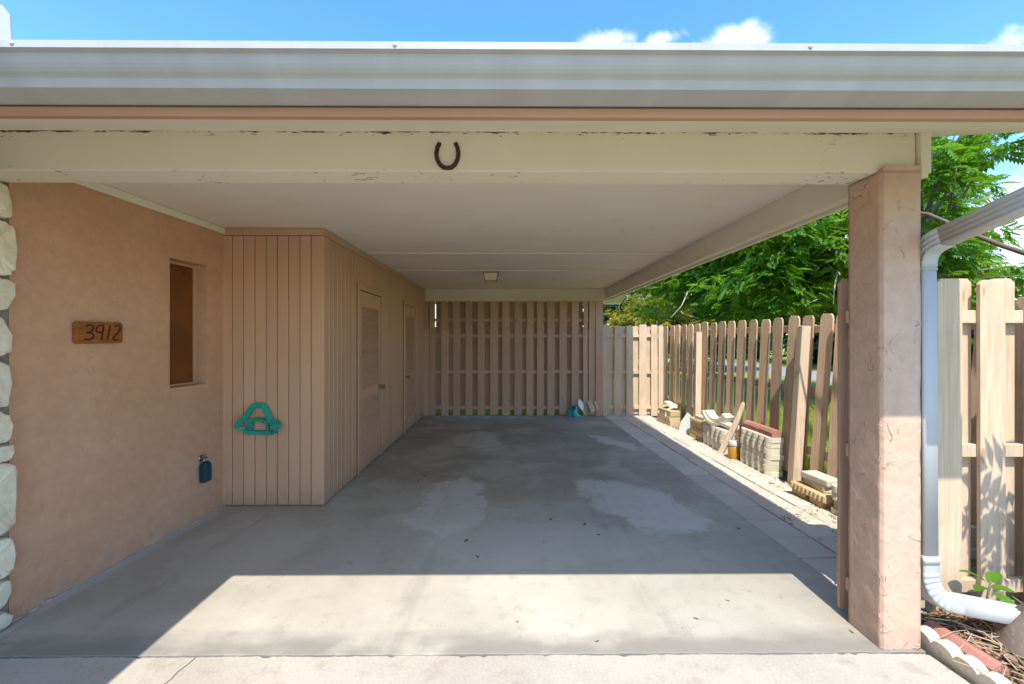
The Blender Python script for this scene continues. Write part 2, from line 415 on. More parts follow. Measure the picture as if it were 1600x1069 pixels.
DRIVE = m_concrete('driveway_concrete', (.375, .345, .295), (.44, .41, .355), (.29, .245, .195), 0, 110, .3, .52)
PAVER = m_concrete('concrete_paver', (.47, .43, .36), (.54, .50, .43), (.38, .32, .24), .08, 100, .2, .66)
SAND = m_concrete('sandy_ground', (.42, .37, .29), (.52, .47, .38), (.22, .16, .10), 0, 70, .9, .5)
EDGER = m_concrete('cream_edger_concrete', (.56, .50, .38), (.66, .60, .49), (.30, .21, .11), .12, 70, .5, .54)
EDGER_T = m_concrete('tan_edger_concrete', (.46, .33, .17), (.56, .43, .26), (.25, .16, .08), .12, 70, .5, .54)
REDB = m_concrete('red_edger_concrete', (.38, .17, .13), (.46, .23, .18), (.26, .12, .09), .08, 90, .4, .6)
GREYS = m_concrete('grey_slate', (.46, .46, .44), (.52, .52, .50), (.38, .37, .34), 0, 90, .3, .6)
BARK = m_concrete('grey_bark', (.17, .13, .10), (.26, .21, .17), (.08, .06, .05), .1, 25, 1.0, .5)
RUST = m_concrete('rusty_iron', (.055, .033, .022), (.09, .05, .03), (.03, .02, .015), 0, 90, .6)
LEAFA = m_leaf('bright_leaf', (.050, .15, .012), (.14, .29, .025), (.24, .30, .025))
LEAFB = m_leaf('dark_leaf', (.022, .06, .014), (.05, .11, .022), (.11, .12, .015), .25)
LEAFC = m_leaf('yellow_leaf', (.07, .11, .015), (.30, .26, .02), (.42, .33, .02))
GRASSB = m_leaf('grass_blade', (.24, .28, .03), (.42, .43, .07), (.34, .36, .05), .35)

def m_lawn():
    m, t, bs = newmat('lawn'); v = t.n('ShaderNodeTexCoord').outputs['Object']
    col = t.mix(t.noise(v, 1.2, 5, .7), (.21, .25, .035), (.33, .35, .07)); col = t.mix(t.step(t.noise(v, 25, 4, .7), .4, .7), col, (.22, .25, .04))
    setc(t, bs, col, .9, .2, t.bump(t.noise(v, 60, 3, .7), .8, .03)); return m
LAWN = m_lawn()
ROAD = m_concrete('road_asphalt_pale', (.24, .24, .24), (.29, .29, .285), (.2, .2, .2), 0)
SHINGLE = m_concrete('roof_shingle', (.22, .19, .16), (.28, .25, .21), (.12, .1, .09), 0)

# ------------------------------------------------------------------ ground
g = MB(); g.add([(-150, -150, -.06), (150, -150, -.06), (150, 150, -.06), (-150, 150, -.06)], [(0, 1, 2, 3)])
struct(part('lawn', g, LAWN))
# slab: right edge drifts from x=1.80 at the back to 1.94 at the front
sl = MB(); sl.prism([(-3.0, 2.057)] + [(float(x), 2.057 + random.uniform(-.002, .003)) for x in np.linspace(-2.98, 1.94, 200)] + [(1.955, 2.057), (1.80, 8.44), (-3.0, 8.44)], 'z', -.15, 0)
slab = struct(part('carport_slab', sl, SLAB, bevel=.0015))
dv = MB()
dv.add([], [])
xs = np.linspace(-2.9, 1.955, 240)
edge = [(float(x), 2.0505 + .0025 * math.sin(x * 9) + random.uniform(-.003, .002) - (.010 if random.random() < .04 else 0)) for x in xs]
dv.prism(edge + [(1.965, 1.9), (1.99, 1.5), (2.08, .9), (2.5, 0), (4.2, -1.2), (5.6, -3), (5.6, -16), (-4.5, -16), (-4.5, -3), (-2.9, -2.6)], 'z', -.16, -.004)  # unseen wide flare in front, added to bounce light into the carport
drive = struct(part('driveway', dv, DRIVE))
def m_crack():
    m, t, b = newmat('joint_crack_dirt'); setc(t, b, (.09, .08, .07), .9); return m  # plain dark tone of the dirt in joint and crack
DIRT = m_crack()
j = MB(); j.box(-2.9, 1.95, 2.03, 2.07, -.03, -.022); part('joint_dirt', j, DIRT, slab)
# hairline crack across the driveway apron
ck = MB(); p = [(-1.445, 2.045), (-1.450, 2.0), (-1.462, 1.96), (-1.458, 1.92), (-1.472, 1.87), (-1.485, 1.80), (-1.48, 1.70), (-1.50, 1.5)]
ck.sweep([(a, b, -.0035) for a, b in p], [(-.0025, -.002), (.0025, -.002), (.002, .0012), (-.002, .0012)], smooth=False)
part('crack', ck, DIRT, drive)
# pavement strip of square pavers, slightly skewed with the slab edge
path = struct(link('paver_path', None))
bed = MB(); bed.prism([(1.962, 2.33), (3.03, 2.33), (3.03, 8.75), (1.795, 8.75), (1.81, 8.42)], 'z', -.2, -.028)
part('sand_bed', bed, m_concrete('joint_sand', (.10, .085, .065), (.17, .145, .11), (.05, .04, .03), 0, 80, .8), path)
pv = MB(); pv.box(-.1465, .1465, -.1465, .1465, -.055, 0); pvm = pv.mesh('paver', PAVER, .006)
th = math.atan((1.955 - 1.80) / 6.36)
for r in range(21):
    for c in range(3):
        yy = 2.50 + r * .305; xx = 1.955 + .158 + c * .305 - (yy - 2.06) * math.tan(th)
        if c == 2: xx += .0
        o = link('paver', pvm, path, (xx, yy, -.004 + random.uniform(-.004, .003)),
                 (random.uniform(-.006, .006), random.uniform(-.006, .006), th + random.uniform(-.006, .006)))
# road across the lawn, and a verge
rd = MB(); rd.add([(11.2, -60, -.055), (14.6, -60, -.055), (14.6, 120, -.055), (11.2, 120, -.055)], [(0, 1, 2, 3)])
struct(part('road', rd, ROAD))

# ------------------------------------------------------------------ house: carport
carport = thing('carport', 'open carport with flat cream ceiling, peeling cream beams and pink stucco corner column', 'carport')
b = MB(); b.box(-2.75, 1.879, 2.272, 8.55, 2.44, 2.46); part('ceiling', b, CEIL, carport)
for yy in (4.98, 6.23):
    b = MB(); b.box(-1.60, 1.876, yy - .03, yy + .03, 2.424, 2.4385); part('batten', b, CREAM, carport, .003)
b = MB(); b.box(-3.6, 1.946, 2.10, 2.27, 2.262, 2.470); part('front_beam', b, BEAM, carport, .006, 2)
b = MB(); b.box(1.881, 1.948, 2.273, 8.70, 2.250, 2.47); part('side_beam', b, CREAM, carport, .003)
b = MB(); b.prism([(1.951, 2.232), (1.985, 2.232), (1.985, 2.25), (2.0, 2.256), (2.0, 2.49), (1.951, 2.49)], 'y', 2.075, 8.9); part('side_fascia', b, CREAM, carport, .003)
b = MB(); b.box(-1.72, 1.878, 8.551, 8.70, 2.19, 2.47); part('back_beam', b, CREAM, carport, .003)
SL = .403
def zs(y): return 2.455 - SL * (2.11 - y)
# sloping soffit of the front eave, mitred into the side wing at the left
b = MB(); b.add([(-1.76, 1.502, zs(1.502)), (2.315, 1.502, zs(1.502)), (2.315, 2.11, 2.455), (-2.62, 2.11, 2.455), (-1.76, 1.502, zs(1.502) + .02), (2.315, 1.502, zs(1.502) + .02), (2.315, 2.11, 2.475), (-2.62, 2.11, 2.475)],
      [(0, 3, 2, 1), (4, 5, 6, 7), (0, 1, 5, 4), (1, 2, 6, 5), (2, 3, 7, 6), (3, 0, 4, 7)]); part('soffit', b, CREAM, carport)
b = MB(); b.box(-1.9, 2.322, 1.482, 1.500, 2.2375, 2.40); part('fascia', b, CREAM, carport)
b = MB(); b.box(-1.9, 2.322, 1.472, 1.500, 2.206, 2.2365); part('fascia_trim', b, SALMON_TRIM, carport, .003)
# roof planes (front and rear slope), rake soffit and gable
RY = 5.35
def zr(y): return zs(y) + .021 if y < RY else zs(2 * RY - y) + .021
b = MB(); b.prism([(1.44, zr(1.44) + .055), (1.502, zr(1.502)), (RY, zr(RY)), (9.20, zr(9.20)), (9.26, zr(9.26) + .055), (RY, zr(RY) + .11)], 'x', -6.0, 2.322)
part('roof', b, SHINGLE, carport)
b = MB(); b.prism([(2.112, zs(2.112)), (RY, zs(RY)), (9.2, zs(2 * RY - 9.2)), (9.2, zs(2 * RY - 9.2) + .018), (RY, zs(RY) + .018), (2.112, zs(2.112) + .018)], 'x', 2.003, 2.313); part('rake_soffit', b, CREAM, carport)
b = MB(); b.prism([(1.50, zs(1.5) - .0), (RY, zs(RY) - .0), (9.2, zs(2 * RY - 9.2)), (9.2, zs(2 * RY - 9.2) + .12), (RY, zs(RY) + .14), (1.50, zs(1.5) + .12)], 'x', 2.3235, 2.345); part('rake_board', b, CREAM, carport)
b = MB(); b.prism([(2.3, 2.472), (8.7, 2.472), (RY, zs(RY) - .002)], 'x', 1.955, 1.99); part('gable_panel', b, CREAM, carport)
b = MB(); b.box(-6, 2.322, 9.18, 9.198, zs(2 * RY - 9.2) - .02, zs(2 * RY - 9.2) + .1); part('rear_fascia', b, CREAM, carport)
b = MB(); b.prism([(8.72, 2.43), (9.178, zs(2 * RY - 9.178) - .004), (9.178, zs(2 * RY - 9.178) + .014), (8.72, 2.45)], 'x', -6, 2.001); part('rear_soffit', b, CREAM, carport)
# corner column: displaced stucco skin
def stucco_box(x0, x1, y0, y1, z0, z1, step, amp, notch=None):
    bm = bmesh.new(); bmesh.ops.create_cube(bm, size=1)
    for v in bm.verts: v.co = ((x0 + x1) / 2 + v.co.x * (x1 - x0), (y0 + y1) / 2 + v.co.y * (y1 - y0), (z0 + z1) / 2 + v.co.z * (z1 - z0))
    bmesh.ops.bevel(bm, geom=[e for e in bm.edges if abs((e.verts[0].co - e.verts[1].co).z) > .5], offset=.006, segments=2, affect='EDGES')
    n = int((z1 - z0) / step)
    for i in range(1, n): bmesh.ops.bisect_plane(bm, geom=bm.verts[:] + bm.edges[:] + bm.faces[:], plane_co=(0, 0, z0 + (z1 - z0) * i / n), plane_no=(0, 0, 1))
    for ax, a0, a1 in ((0, x0, x1), (1, y0, y1)):
        m_ = int((a1 - a0) / step)
        for i in range(1, m_):
            co = [0, 0, 0]; no = [0, 0, 0]; co[ax] = a0 + (a1 - a0) * i / m_; no[ax] = 1
            bmesh.ops.bisect_plane(bm, geom=bm.verts[:] + bm.edges[:] + bm.faces[:], plane_co=co, plane_no=no)
    bm.normal_update()
    for v in bm.verts:
        q = v.co; h = mnoise.noise(q * 9) * .6 + mnoise.noise(q * 22) * .4
        rid = abs(mnoise.noise(Vector((q.x * 7 + 3, q.y * 7, q.z * 5)))); h += max(0, .14 - rid) * 5 * max(0, mnoise.noise(q * 3.3) + .15)
        if .01 < (q.z - z0): q += v.normal * h * amp
    for f in bm.faces: f.smooth = True
    me = bpy.data.meshes.new('column'); bm.to_mesh(me); bm.free(); me.materials.append(COLUMN); return me
link('column', stucco_box(1.754, 1.944, 2.066, 2.276, -.012, 2.258, .02, .0035), carport)
b = MB(); b.prism([(1.757, 2.2575), (1.943, 2.2575), (1.942, 2.281), (1.93, 2.284), (1.90, 2.281), (1.87, 2.286), (1.83, 2.283), (1.79, 2.286), (1.772, 2.280), (1.765, 2.272)], 'y', 2.0665, 2.0985); part('column_cap', b, COLUMN, carport)

# the wing of the house at the left whose eave shades the driveway
wing = thing('house_wing', 'side wing of the house projecting forward at the far left with a wide shading eave', 'house')
b = MB(); b.add([(-1.74, 1.30, 2.345), (-1.74, -2.6, 2.345), (-1.74, -2.6, 2.24), (-1.74, 1.30, 2.24), (-1.86, 1.30, 2.345), (-1.86, -2.6, 2.345), (-1.86, -2.6, 2.24), (-1.86, 1.30, 2.24)],
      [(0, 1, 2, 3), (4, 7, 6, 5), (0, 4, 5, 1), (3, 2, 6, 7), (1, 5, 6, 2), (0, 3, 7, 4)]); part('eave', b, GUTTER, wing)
b = MB(); b.add([(-1.865, 1.31, 2.24), (-1.865, -2.6, 2.24), (-2.63, -2.6, 2.455), (-2.63, 2.06, 2.455), (-1.865, 1.31, 2.26), (-1.865, -2.6, 2.26), (-2.63, -2.6, 2.475), (-2.63, 2.06, 2.475)],
      [(0, 1, 2, 3), (4, 7, 6, 5), (0, 4, 5, 1), (3, 2, 6, 7), (1, 5, 6, 2), (0, 3, 7, 4)]); part('wing_soffit', b, CREAM, wing)
b = MB(); b.prism([(-1.74, 2.35), (-6, 3.95), (-6, 4.02), (-1.74, 2.42)], 'y', -2.7, 1.42); part('roof', b, SHINGLE, wing)
b = MB(); b.box(-2.95, -2.74, -2.2, 1.0, 0, 2.45); part('wall', b, SALMON, wing)

# gutter along the front eave
gut = thing('gutter', 'long white metal gutter along the front eave above the cream beam', 'gutter')
prof = [(1.468, 2.239), (1.385, 2.249), (1.377, 2.264), (1.373, 2.272), (1.367, 2.276), (1.356, 2.281), (1.346, 2.289), (1.338, 2.298), (1.332, 2.309), (1.328, 2.322), (1.318, 2.3235), (1.309, 2.3245), (1.309, 2.346), (1.330, 2.347), (1.330, 2.341), (1.334, 2.330), (1.342, 2.306), (1.36, 2.292), (1.380, 2.28), (1.392, 2.256), (1.462, 2.247), (1.462, 2.40), (1.468, 2.40)]
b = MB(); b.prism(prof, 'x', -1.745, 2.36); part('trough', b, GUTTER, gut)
b = MB(); b.prism([(0, 0), (.10, 0), (.10, .075), (.078, .105), (0, .105)], 'y', 0, .0025); part('splash_guard', b, PIPE, gut, loc=(-1.573, 1.317, 2.346), rot=(.05, 0, 0))
for x in (-1.462, -.338, .897):
    b = MB(); b.lathe([(.0001, -.004), (.0045, -.004), (.0065, 0), (.0065, .002), (.004, .004), (.0001, .0045)], 10); part('screw', b, RUST if 0 else GREYS, gut, loc=(x, 1.309, 2.336), rot=(R(90), 0, 0))

# downspout at the corner column
dsp = thing('downspout', 'white ribbed metal downspout beside the pink column, bent outward above the mulch', 'downspout')
def rib_sec(w, h, nr=3):
    """rounded rectangle with shallow flutes on the long sides"""
    p = []
    hw, hh = w / 2, h / 2; c = .007
    def side(x, s):
        q = [(x, -s * (hh - c))]
        for i in range(nr):
            a = -hh + h * (i + 1) / (nr + 1); d = -.004 if x > 0 else .004
            q += [(x, s * (a - .010)), (x + d, s * (a - .006)), (x + d, s * (a + .006)), (x, s * (a + .010))]
        return q + [(x, s * (hh - c))]
    p += [(-hw + c, -hh), (hw - c, -hh)] + side(hw, 1) + [(hw - c, hh), (-hw + c, hh)] + side(-hw, -1)
    return p
sec = rib_sec(.072, .088)
def bend(pts, k=5):
    return [Vector(p) for p in pts]
def arc(c, r, a0, a1, n, plane='yz', x=0):
    out = []
    for i in range(n + 1):
        a = R(a0 + (a1 - a0) * i / n)
        out.append((x, c[0] + r * math.cos(a), c[1] + r * math.sin(a)) if plane == 'yz' else (c[0] + r * math.cos(a), x, c[1] + r * math.sin(a)))
    return out
DX = 1.988
b = MB(); b.box(DX - .034, DX + .034, 1.39, 1.465, 2.10, 2.262); part('outlet', b, PIPE, dsp, .006)
b = MB(); b.sweep([(DX, 1.43, 2.11), (DX, 1.435, 2.07), (DX, 1.455, 2.045), (DX, 1.50, 2.03)], sec, up=(0, 1, 0)); part('elbow', b, PIPE, dsp)
b = MB(); b.sweep([(DX, 1.48, 2.040), (DX, 2.03, 1.925)], sec); part('leader_pipe', b, PIPE, dsp)
b = MB()
epts = [(DX, 1.995, 1.932), (DX, 2.04, 1.920), (DX, 2.075, 1.902), (DX, 2.10, 1.872), (DX, 2.112, 1.835), (DX, 2.114, 1.80)]
b.sweep(epts, [(q[0] * 1.05, q[1] * 1.05) for q in sec]); part('elbow', b, PIPE, dsp)
for i in range(3):
    b = MB(); b.sweep([(DX, 2.113, 1.835 - i * .018), (DX, 2.113, 1.828 - i * .018)], [(q[0] * 1.085, q[1] * 1.085) for q in sec], up=(0, 1, 0)); part('rib', b, PIPE, dsp)
b = MB(); b.sweep([(DX, 2.113, 1.82), (DX + .008, 2.112, .42)], sec, up=(0, -1, 0)); part('downpipe', b, PIPE, dsp)
b = MB(); b.sweep([(DX + .008, 2.112, .44), (DX + .008, 2.112, .40)], [(q[0] * 1.12, q[1] * 1.08) for q in sec], up=(0, -1, 0)); part('collar', b, PIPE, dsp)
lo = [(DX + .008, 2.112, .41), (DX + .008, 2.112, .34), (DX + .012, 2.112, .31), (DX + .024, 2.108, .275), (DX + .045, 2.104, .245), (DX + .075, 2.10, .222), (DX + .11, 2.096, .21), (DX + .15, 2.09, .204)]
sc = [1.04 + (.10 if (i % 3 == 1 and 6 < i < 27) else 0) for i in range(34)]
def resample(pts, n):
    P = [Vector(p) for p in pts]; L = [0]
    for a, c in zip(P, P[1:]): L.append(L[-1] + (c - a).length)
    out = []
    for i in range(n):
        s_ = L[-1] * i / (n - 1); k = max(j for j in range(len(L)) if L[j] <= s_ + 1e-9); k = min(k, len(P) - 2)
        out.append(P[k].lerp(P[k + 1], (s_ - L[k]) / (L[k + 1] - L[k])))
    return out
b = MB(); b.sweep(resample(lo, 34), sec, up=(0, -1, 0), scale=sc); part('lower_elbow', b, PIPE, dsp)
b = MB(); b.sweep([(DX + .13, 2.092, .207), (DX + .34, 2.06, .178), (DX + .50, 2.035, .152)], sec, up=(0, -1, 0)); part('foot_pipe', b, PIPE, dsp)

# ------------------------------------------------------------------ left stucco wall with slit window (local x along the wall going back, y into the house)
WA = math.atan2(1.60, .08)                     # wall direction
WO = Vector((-2.585, 2.30, 0))
wall = thing('stucco_wall', 'salmon stucco house wall with a narrow amber window and house number', 'wall', WO, WA)
def wp(y):                                     # distance along the wall for a given depth
    return (y - 2.30) / math.sin(WA)
LEN = 1.62
w0, w1, wz0, wz1 = wp(3.315), wp(3.69), 1.09, 2.075
def qf(b, x0, x1, z0, z1, y=0): b.add([(x0, y, z0), (x1, y, z0), (x1, y, z1), (x0, y, z1)], [(0, 1, 2, 3)])
b = MB(); TOP = 2.438
xsn = [0, w0, w1, LEN]; zsn = [-.05, wz0, wz1, TOP]
for i in range(3):
    for k in range(3):
        if not (i == 1 and k == 1): qf(b, xsn[i], xsn[i + 1], zsn[k], zsn[k + 1])
D = .118
b.add([(w0, 0, wz0), (w0, D, wz0), (w0, D, wz1), (w0, 0, wz1)], [(0, 1, 2, 3)])
b.add([(w1, 0, wz0), (w1, D, wz0), (w1, D, wz1), (w1, 0, wz1)], [(0, 3, 2, 1)])
b.add([(w0, 0, wz1), (w1, 0, wz1), (w1, D, wz1), (w0, D, wz1)], [(0, 3, 2, 1)])
b.add([(w0, 0, wz0), (w1, 0, wz0), (w1, D, wz0), (w0, D, wz0)], [(0, 1, 2, 3)])
b.add([(0, 0, -.05), (0, .2, -.05), (0, .2, TOP), (0, 0, TOP)], [(0, 1, 2, 3)])
b.add([(0, .2, -.05), (LEN, .2, -.05), (LEN, .2, TOP), (0, .2, TOP)], [(3, 2, 1, 0)])
link('wall_face', b.mesh('wall_face', SALMON, fixn=False), wall)
win = MB()
fw = .022
win.box(w0 + .001, w0 + fw, D - .03, D - .002, wz0 + .001, wz1 - .001); win.box(w1 - fw, w1 - .001, D - .03, D - .002, wz0 + .001, wz1 - .001)
win.box(w0 + fw, w1 - fw, D - .03, D - .002, wz0 + .001, wz0 + fw); win.box(w0 + fw, w1 - fw, D - .03, D - .002, wz1 - fw, wz1 - .001)
wf = part('window', win, PLANK, wall, .002)
def m_amber():
    m, t, bs = newmat('amber_textured_glass'); v = t.n('ShaderNodeTexCoord').outputs['Object']
    n = t.noise(t.vmath('MULTIPLY', v, (1, 1, .6)), 55, 3, .6)
    col = t.mix(t.step(t.noise(v, 3, 3), .35, .65), (.13, .038, .004), (.18, .055, .006))
    setc(t, bs, col, .12, .5, t.bump(n, .9, .008)); return m
pn = MB(); pn.box(w0 + fw - .004, w1 - fw + .004, D - .016, D - .008, wz0 + fw - .004, wz1 - fw + .004); part('pane', pn, m_amber(), wf)
si = MB(); si.box(w0 + .002, w1 - .002, -.003, D - .032, wz0 + .0005, wz0 + .008); part('sill', si, PLANK, wf, .002)
b = MB(); b.box(.0, LEN, -.022, -.002, 2.385, 2.437); part('ceiling_trim', b, CREAM, wall, .003)
b = MB()
for i in range(40):
    if random.random() < .4: continue
    x0 = LEN * i / 40; b.box(x0, x0 + LEN / 40 - .0005, -.010 - random.uniform(0, .006), -.001, -.001, random.uniform(.006, .014))
part('caulk_line', b, DRIVE, wall)
# wall in front of the beam, clad with white stones
sv = thing('stone_wall', 'white rough stone veneer on the wall at the left edge of the carport', 'wall', WO, WA)
b = MB(); b.box(-1.6, -.004, .0, .2, -.05, 2.26); part('mortar', b, MORTAR, sv)
def stone_mesh(w, h, d, seed):
    r = random.Random(seed); n = 18; rings = []
    base = []
    cut = [r.uniform(.0, .32) for _ in range(4)]
    for i in range(n):
        a = 2 * math.pi * i / n; ca, sa = math.cos(a), math.sin(a)
        e = .26; x = math.copysign(abs(ca) ** e, ca); z = math.copysign(abs(sa) ** e, sa)
        q = (0 if ca > 0 else 1) + (0 if sa > 0 else 2); k = 1 - cut[q] * max(0, abs(x) + abs(z) - 1.2)
        k += r.uniform(-.05, .03); base.append((x * k * w / 2, z * k * h / 2))
    b = MB(); vs = []; prof = ((1.0, 0), (1.0, .60), (.975, .86), (.90, .98), (.5, 1.04))
    tl = (r.uniform(-.25, .25), r.uniform(-.25, .25))
    for k, dd in prof:
        for i, (x, z) in enumerate(base):
            f = dd * (1 + tl[0] * x / w + tl[1] * z / h) + (r.uniform(-.09, .09) if dd > .5 else 0)
            vs.append((x * k, -d * f, z * k))
    fs = []
    m = len(prof)
    for i in range(m - 1):
        for q in range(n):
            p_ = (q + 1) % n; fs.append((i * n + q, i * n + p_, (i + 1) * n + p_, (i + 1) * n + q))
    vs.append((0, -d * 1.05, 0)); c = len(vs) - 1
    for q in range(n): fs.append(((m - 1) * n + q, (m - 1) * n + (q + 1) % n, c))
    b.add(vs, fs, False); return b.mesh('stone', STONE)
zb = [0.0, .10, .25, .47, .84, .93, 1.115, 1.365, 1.60, 1.775, 2.07, 2.262]
for a, c in zip(zb, zb[1:]):
    wd = random.uniform(.26, .36); off = random.uniform(-.034, -.006)
    link('stone', stone_mesh(wd, c - a - .003, .052, int(a * 1000)), sv, (-wd / 2 + off + .01, 0, (a + c) / 2))
xcol = -.33
for ccol in range(4):
    z = -.02
    while z < 2.2:
        h = min(random.uniform(.14, .30), 2.26 - z)
        if 2.26 - z - h < .1: h = 2.26 - z
        wd = random.uniform(.24, .33)
        link('stone', stone_mesh(wd, h - .008, .055, int(z * 1000) + 77 * ccol), sv, (xcol - .15 + random.uniform(-.01, .01), 0, z + h / 2)); z += h
    xcol -= .315

# ------------------------------------------------------------------ storage closet
CY, CX, CB = 3.885, -1.625, 8.545
clo = thing('storage_closet', 'salmon plank storage closet with two louvered doors along the left side of the carport', 'closet')
b = MB(); b.box(-2.56, CX - .016, CY + .016, CB, -.02, 2.436); part('backing', b, GROOVE, clo)
pf = MB(); pf.box(-.0465, .0465, 0, .015, .012, 2.372); pfm = pf.mesh('plank', PLANK, .003)
x = -2.475
k = 0
while x < CX - .15:
    link('plank', pfm, clo, (x, CY + random.uniform(0, .0012), 0)); x += .0985; k += 1
xe = x - .0985 + .0465
b = MB(); b.box(xe + .006, CX - .0, CY - .004, CY + .0155, .012, 2.372); part('corner_board', b, PLANK, clo, .004)
b = MB(); b.box(-2.56, CX, CY - .008, CY + .0155, 2.375, 2.437); part('header_board', b, PLANK, clo, .003)
doors = [(4.79, 5.60), (6.88, 7.66)]
yy = CY + .068
ps = MB(); ps.box(-.015, 0, -.0465, .0465, .012, 2.372); psm = ps.mesh('plank', PLANK, .003)
pt = MB(); pt.box(-.015, 0, -.0465, .0465, 2.075, 2.372); ptm = pt.mesh('plank', PLANK, .003)
while yy < CB - .04:
    a0, a1 = yy - .0465, yy + .0465; cut = None
    for d in doors:
        if a1 > d[0] - .066 and a0 < d[1] + .066: cut = d
    if cut:
        link('plank', ptm, clo, (CX - random.uniform(0, .001), yy, 0))
        for q0, q1 in ((a0, min(a1, cut[0] - .066)), (max(a0, cut[1] + .066), a1)):
            if q1 - q0 > .008: b = MB(); b.box(CX - .015, CX - .0005, q0, q1, .012, 2.074); part('plank', b, PLANK, clo, .002)
    else: link('plank', psm, clo, (CX - random.uniform(0, .001), yy, 0))
    yy += .0985
b = MB(); b.box(CX - .0155, CX + .006, CY + .017, CB, 2.3745, 2.437); part('header_board', b, PLANK, clo, .003)
slat = MB(); slat.prism([(-.011, .016), (-.007, .019), (.015, -.012), (.011, -.016)], 'y', -.5, .5); slm = slat.mesh('louver_slat', PLANK_L)
def door(y0, y1, knob_y):
    z0, z1 = .018, 1.995
    d = MB(); d.box(CX - .014, CX - .0, y0 - .065, y0 - .004, .0, 2.072); d.box(CX - .014, CX - .0, y1 + .004, y1 + .065, .0, 2.072); d.box(CX - .014, CX - .0, y0 - .004, y1 + .004, 2.002, 2.072)
    for v in range(len(d.v)): d.v[v] = (d.v[v][0] + .018, d.v[v][1], d.v[v][2])
    part('door_casing', d, PLANK, clo, .004)
    st = .085; f = MB(); xa, xb = CX - .014, CX + .004
    f.box(xa, xb, y0, y0 + st, z0, z1); f.box(xa, xb, y1 - st, y1, z0, z1)
    for a, c in ((z0, .195), (.80, .915), (1.825, z1)): f.box(xa, xb, y0 + st, y1 - st, a, c)
    dr = part('door', f, PLANK, clo, .003)
    for a, c in ((.195, .80), (.915, 1.825)):
        n = int((c - a) / .0285)
        for i in range(n):
            o = link('louver_slat', slm, dr, (CX - .004, (y0 + y1) / 2, a + (i + .5) * (c - a) / n)); o.scale = (1, y1 - y0 - 2 * st - .002, 1)
    kb = MB(); kb.lathe([(.001, 0), (.03, 0), (.03, .006), (.011, .010), (.010, .032), (.022, .040), (.028, .052), (.024, .066), (.012, .071), (.001, .072)], 14)
    part('knob', kb, BRASS, dr, loc=(CX + .004, knob_y, .872), rot=(0, R(90), 0))
    for hz in (.2, 1.0, 1.8):
        h = MB(); hy = y0 + .001 if knob_y > (y0 + y1) / 2 else y1 - .001
        h.tube([(CX + .008, hy, hz - .04), (CX + .008, hy, hz + .04)], .006, 8); part('hinge', h, PLANK, dr)
door(*doors[0], 5.535); door(*doors[1], 6.945)

# ------------------------------------------------------------------ small things on the walls
# house number plaque
pl = thing('house_number_sign', 'small brown wooden house number plaque reading 3912', 'sign', (0, 0, 0))
pl.location = WO + Matrix.Rotation(WA, 4, 'Z') @ Vector((wp(2.76), -.004, 1.505)); pl.rotation_euler = (0, R(-.3), WA)
def rr(w, h, r, n=4):
    out = []
    for cx, cy, a0 in ((w / 2 - r, h / 2 - r, 0), (-w / 2 + r, h / 2 - r, 90), (-w / 2 + r, -h / 2 + r, 180), (w / 2 - r, -h / 2 + r, 270)):
        for i in range(n + 1): a = R(a0 + 90 * i / n); out.append((cx + r * math.cos(a), cy + r * math.sin(a)))
    return out
SIGNW = m_wood('brown_sign_wood', (.24, .075, .016), (.34, .125, .028), (.14, .04, .01), .5, .6, .02, stretch=(6, 20, 40))
DIGIT = m_paint('dark_red_brown_groove', (.05, .012, .006), (.065, .018, .008), .6)
b = MB(); b.prism(rr(.30, .132, .018), 'y', -.024, 0); part('plaque', b, SIGNW, pl, .006, 2)
digs = [[[(430, 385), (480, 355), (540, 362), (570, 410), (548, 480), (495, 522), (430, 530)], [(495, 525), (552, 550), (577, 600), (552, 655), (482, 685), (390, 678)]],
        [[(778, 372), (720, 358), (658, 385), (622, 448), (630, 508), (680, 528), (738, 515), (765, 470), (780, 375), (757, 520), (730, 700)]],
        [[(915, 362), (885, 520), (857, 690)]],
        [[(1010, 390), (1060, 360), (1112, 365), (1135, 410), (1110, 490), (1030, 580), (968, 650), (972, 686), (1100, 690)]]]
for strokes in digs:
    b = MB()
    for stn in strokes:
        pts = [(.0 + (px - 720) / 960 * .30, -.0245, -(py - 527) / 485 * .132) for px, py in stn]
        b.sweep(resample(pts, 22), [(-.0048, -.0015), (.0048, -.0015), (.0048, .0015), (-.0048, .0015)], up=(0, -1, 0), smooth=False)
    part('digit', b, DIGIT, pl)
# blue lock box hung on a spigot
lb = thing('lock_box', 'dark blue lock box hanging from a metal spigot low on the salmon wall', 'lock box')
lb.location = WO + Matrix.Rotation(WA, 4, 'Z') @ Vector((wp(3.63), -.012, .305)); lb.rotation_euler = (0, 0, WA)
BLUE = m_paint('blue_enamel', (.003, .045, .075), (.005, .06, .10), .35, 40, .05)
b = MB(); b.prism([(-.038, 0), (.038, 0), (.038, .125), (.033, .143), (.02, .155), (-.02, .155), (-.033, .143), (-.038, .125)], 'y', -.052, 0); part('case', b, BLUE, lb, .009, 3)
STEEL = newmat('dull_steel'); setc(STEEL[1], STEEL[2], (.35, .34, .32), .35); STEEL[2].inputs['Metallic'].default_value = 1; STEEL = STEEL[0]
b = MB(); b.tube([(-.018, -.026, .15), (-.018, -.026, .175)] + [(-.018 * math.cos(a), -.026, .175 + .02 * math.sin(a)) for a in np.linspace(.3, math.pi - .3, 7)] + [(.018, -.026, .175), (.018, -.026, .15)], .005, 8); part('shackle', b, STEEL, lb)
b = MB(); b.box(-.036, .036, -.05, -.002, -.005, .001); part('base_plate', b, STEEL, lb, .001)
sg = thing('spigot', 'small metal spigot sticking out of the salmon wall above the blue box', 'spigot')
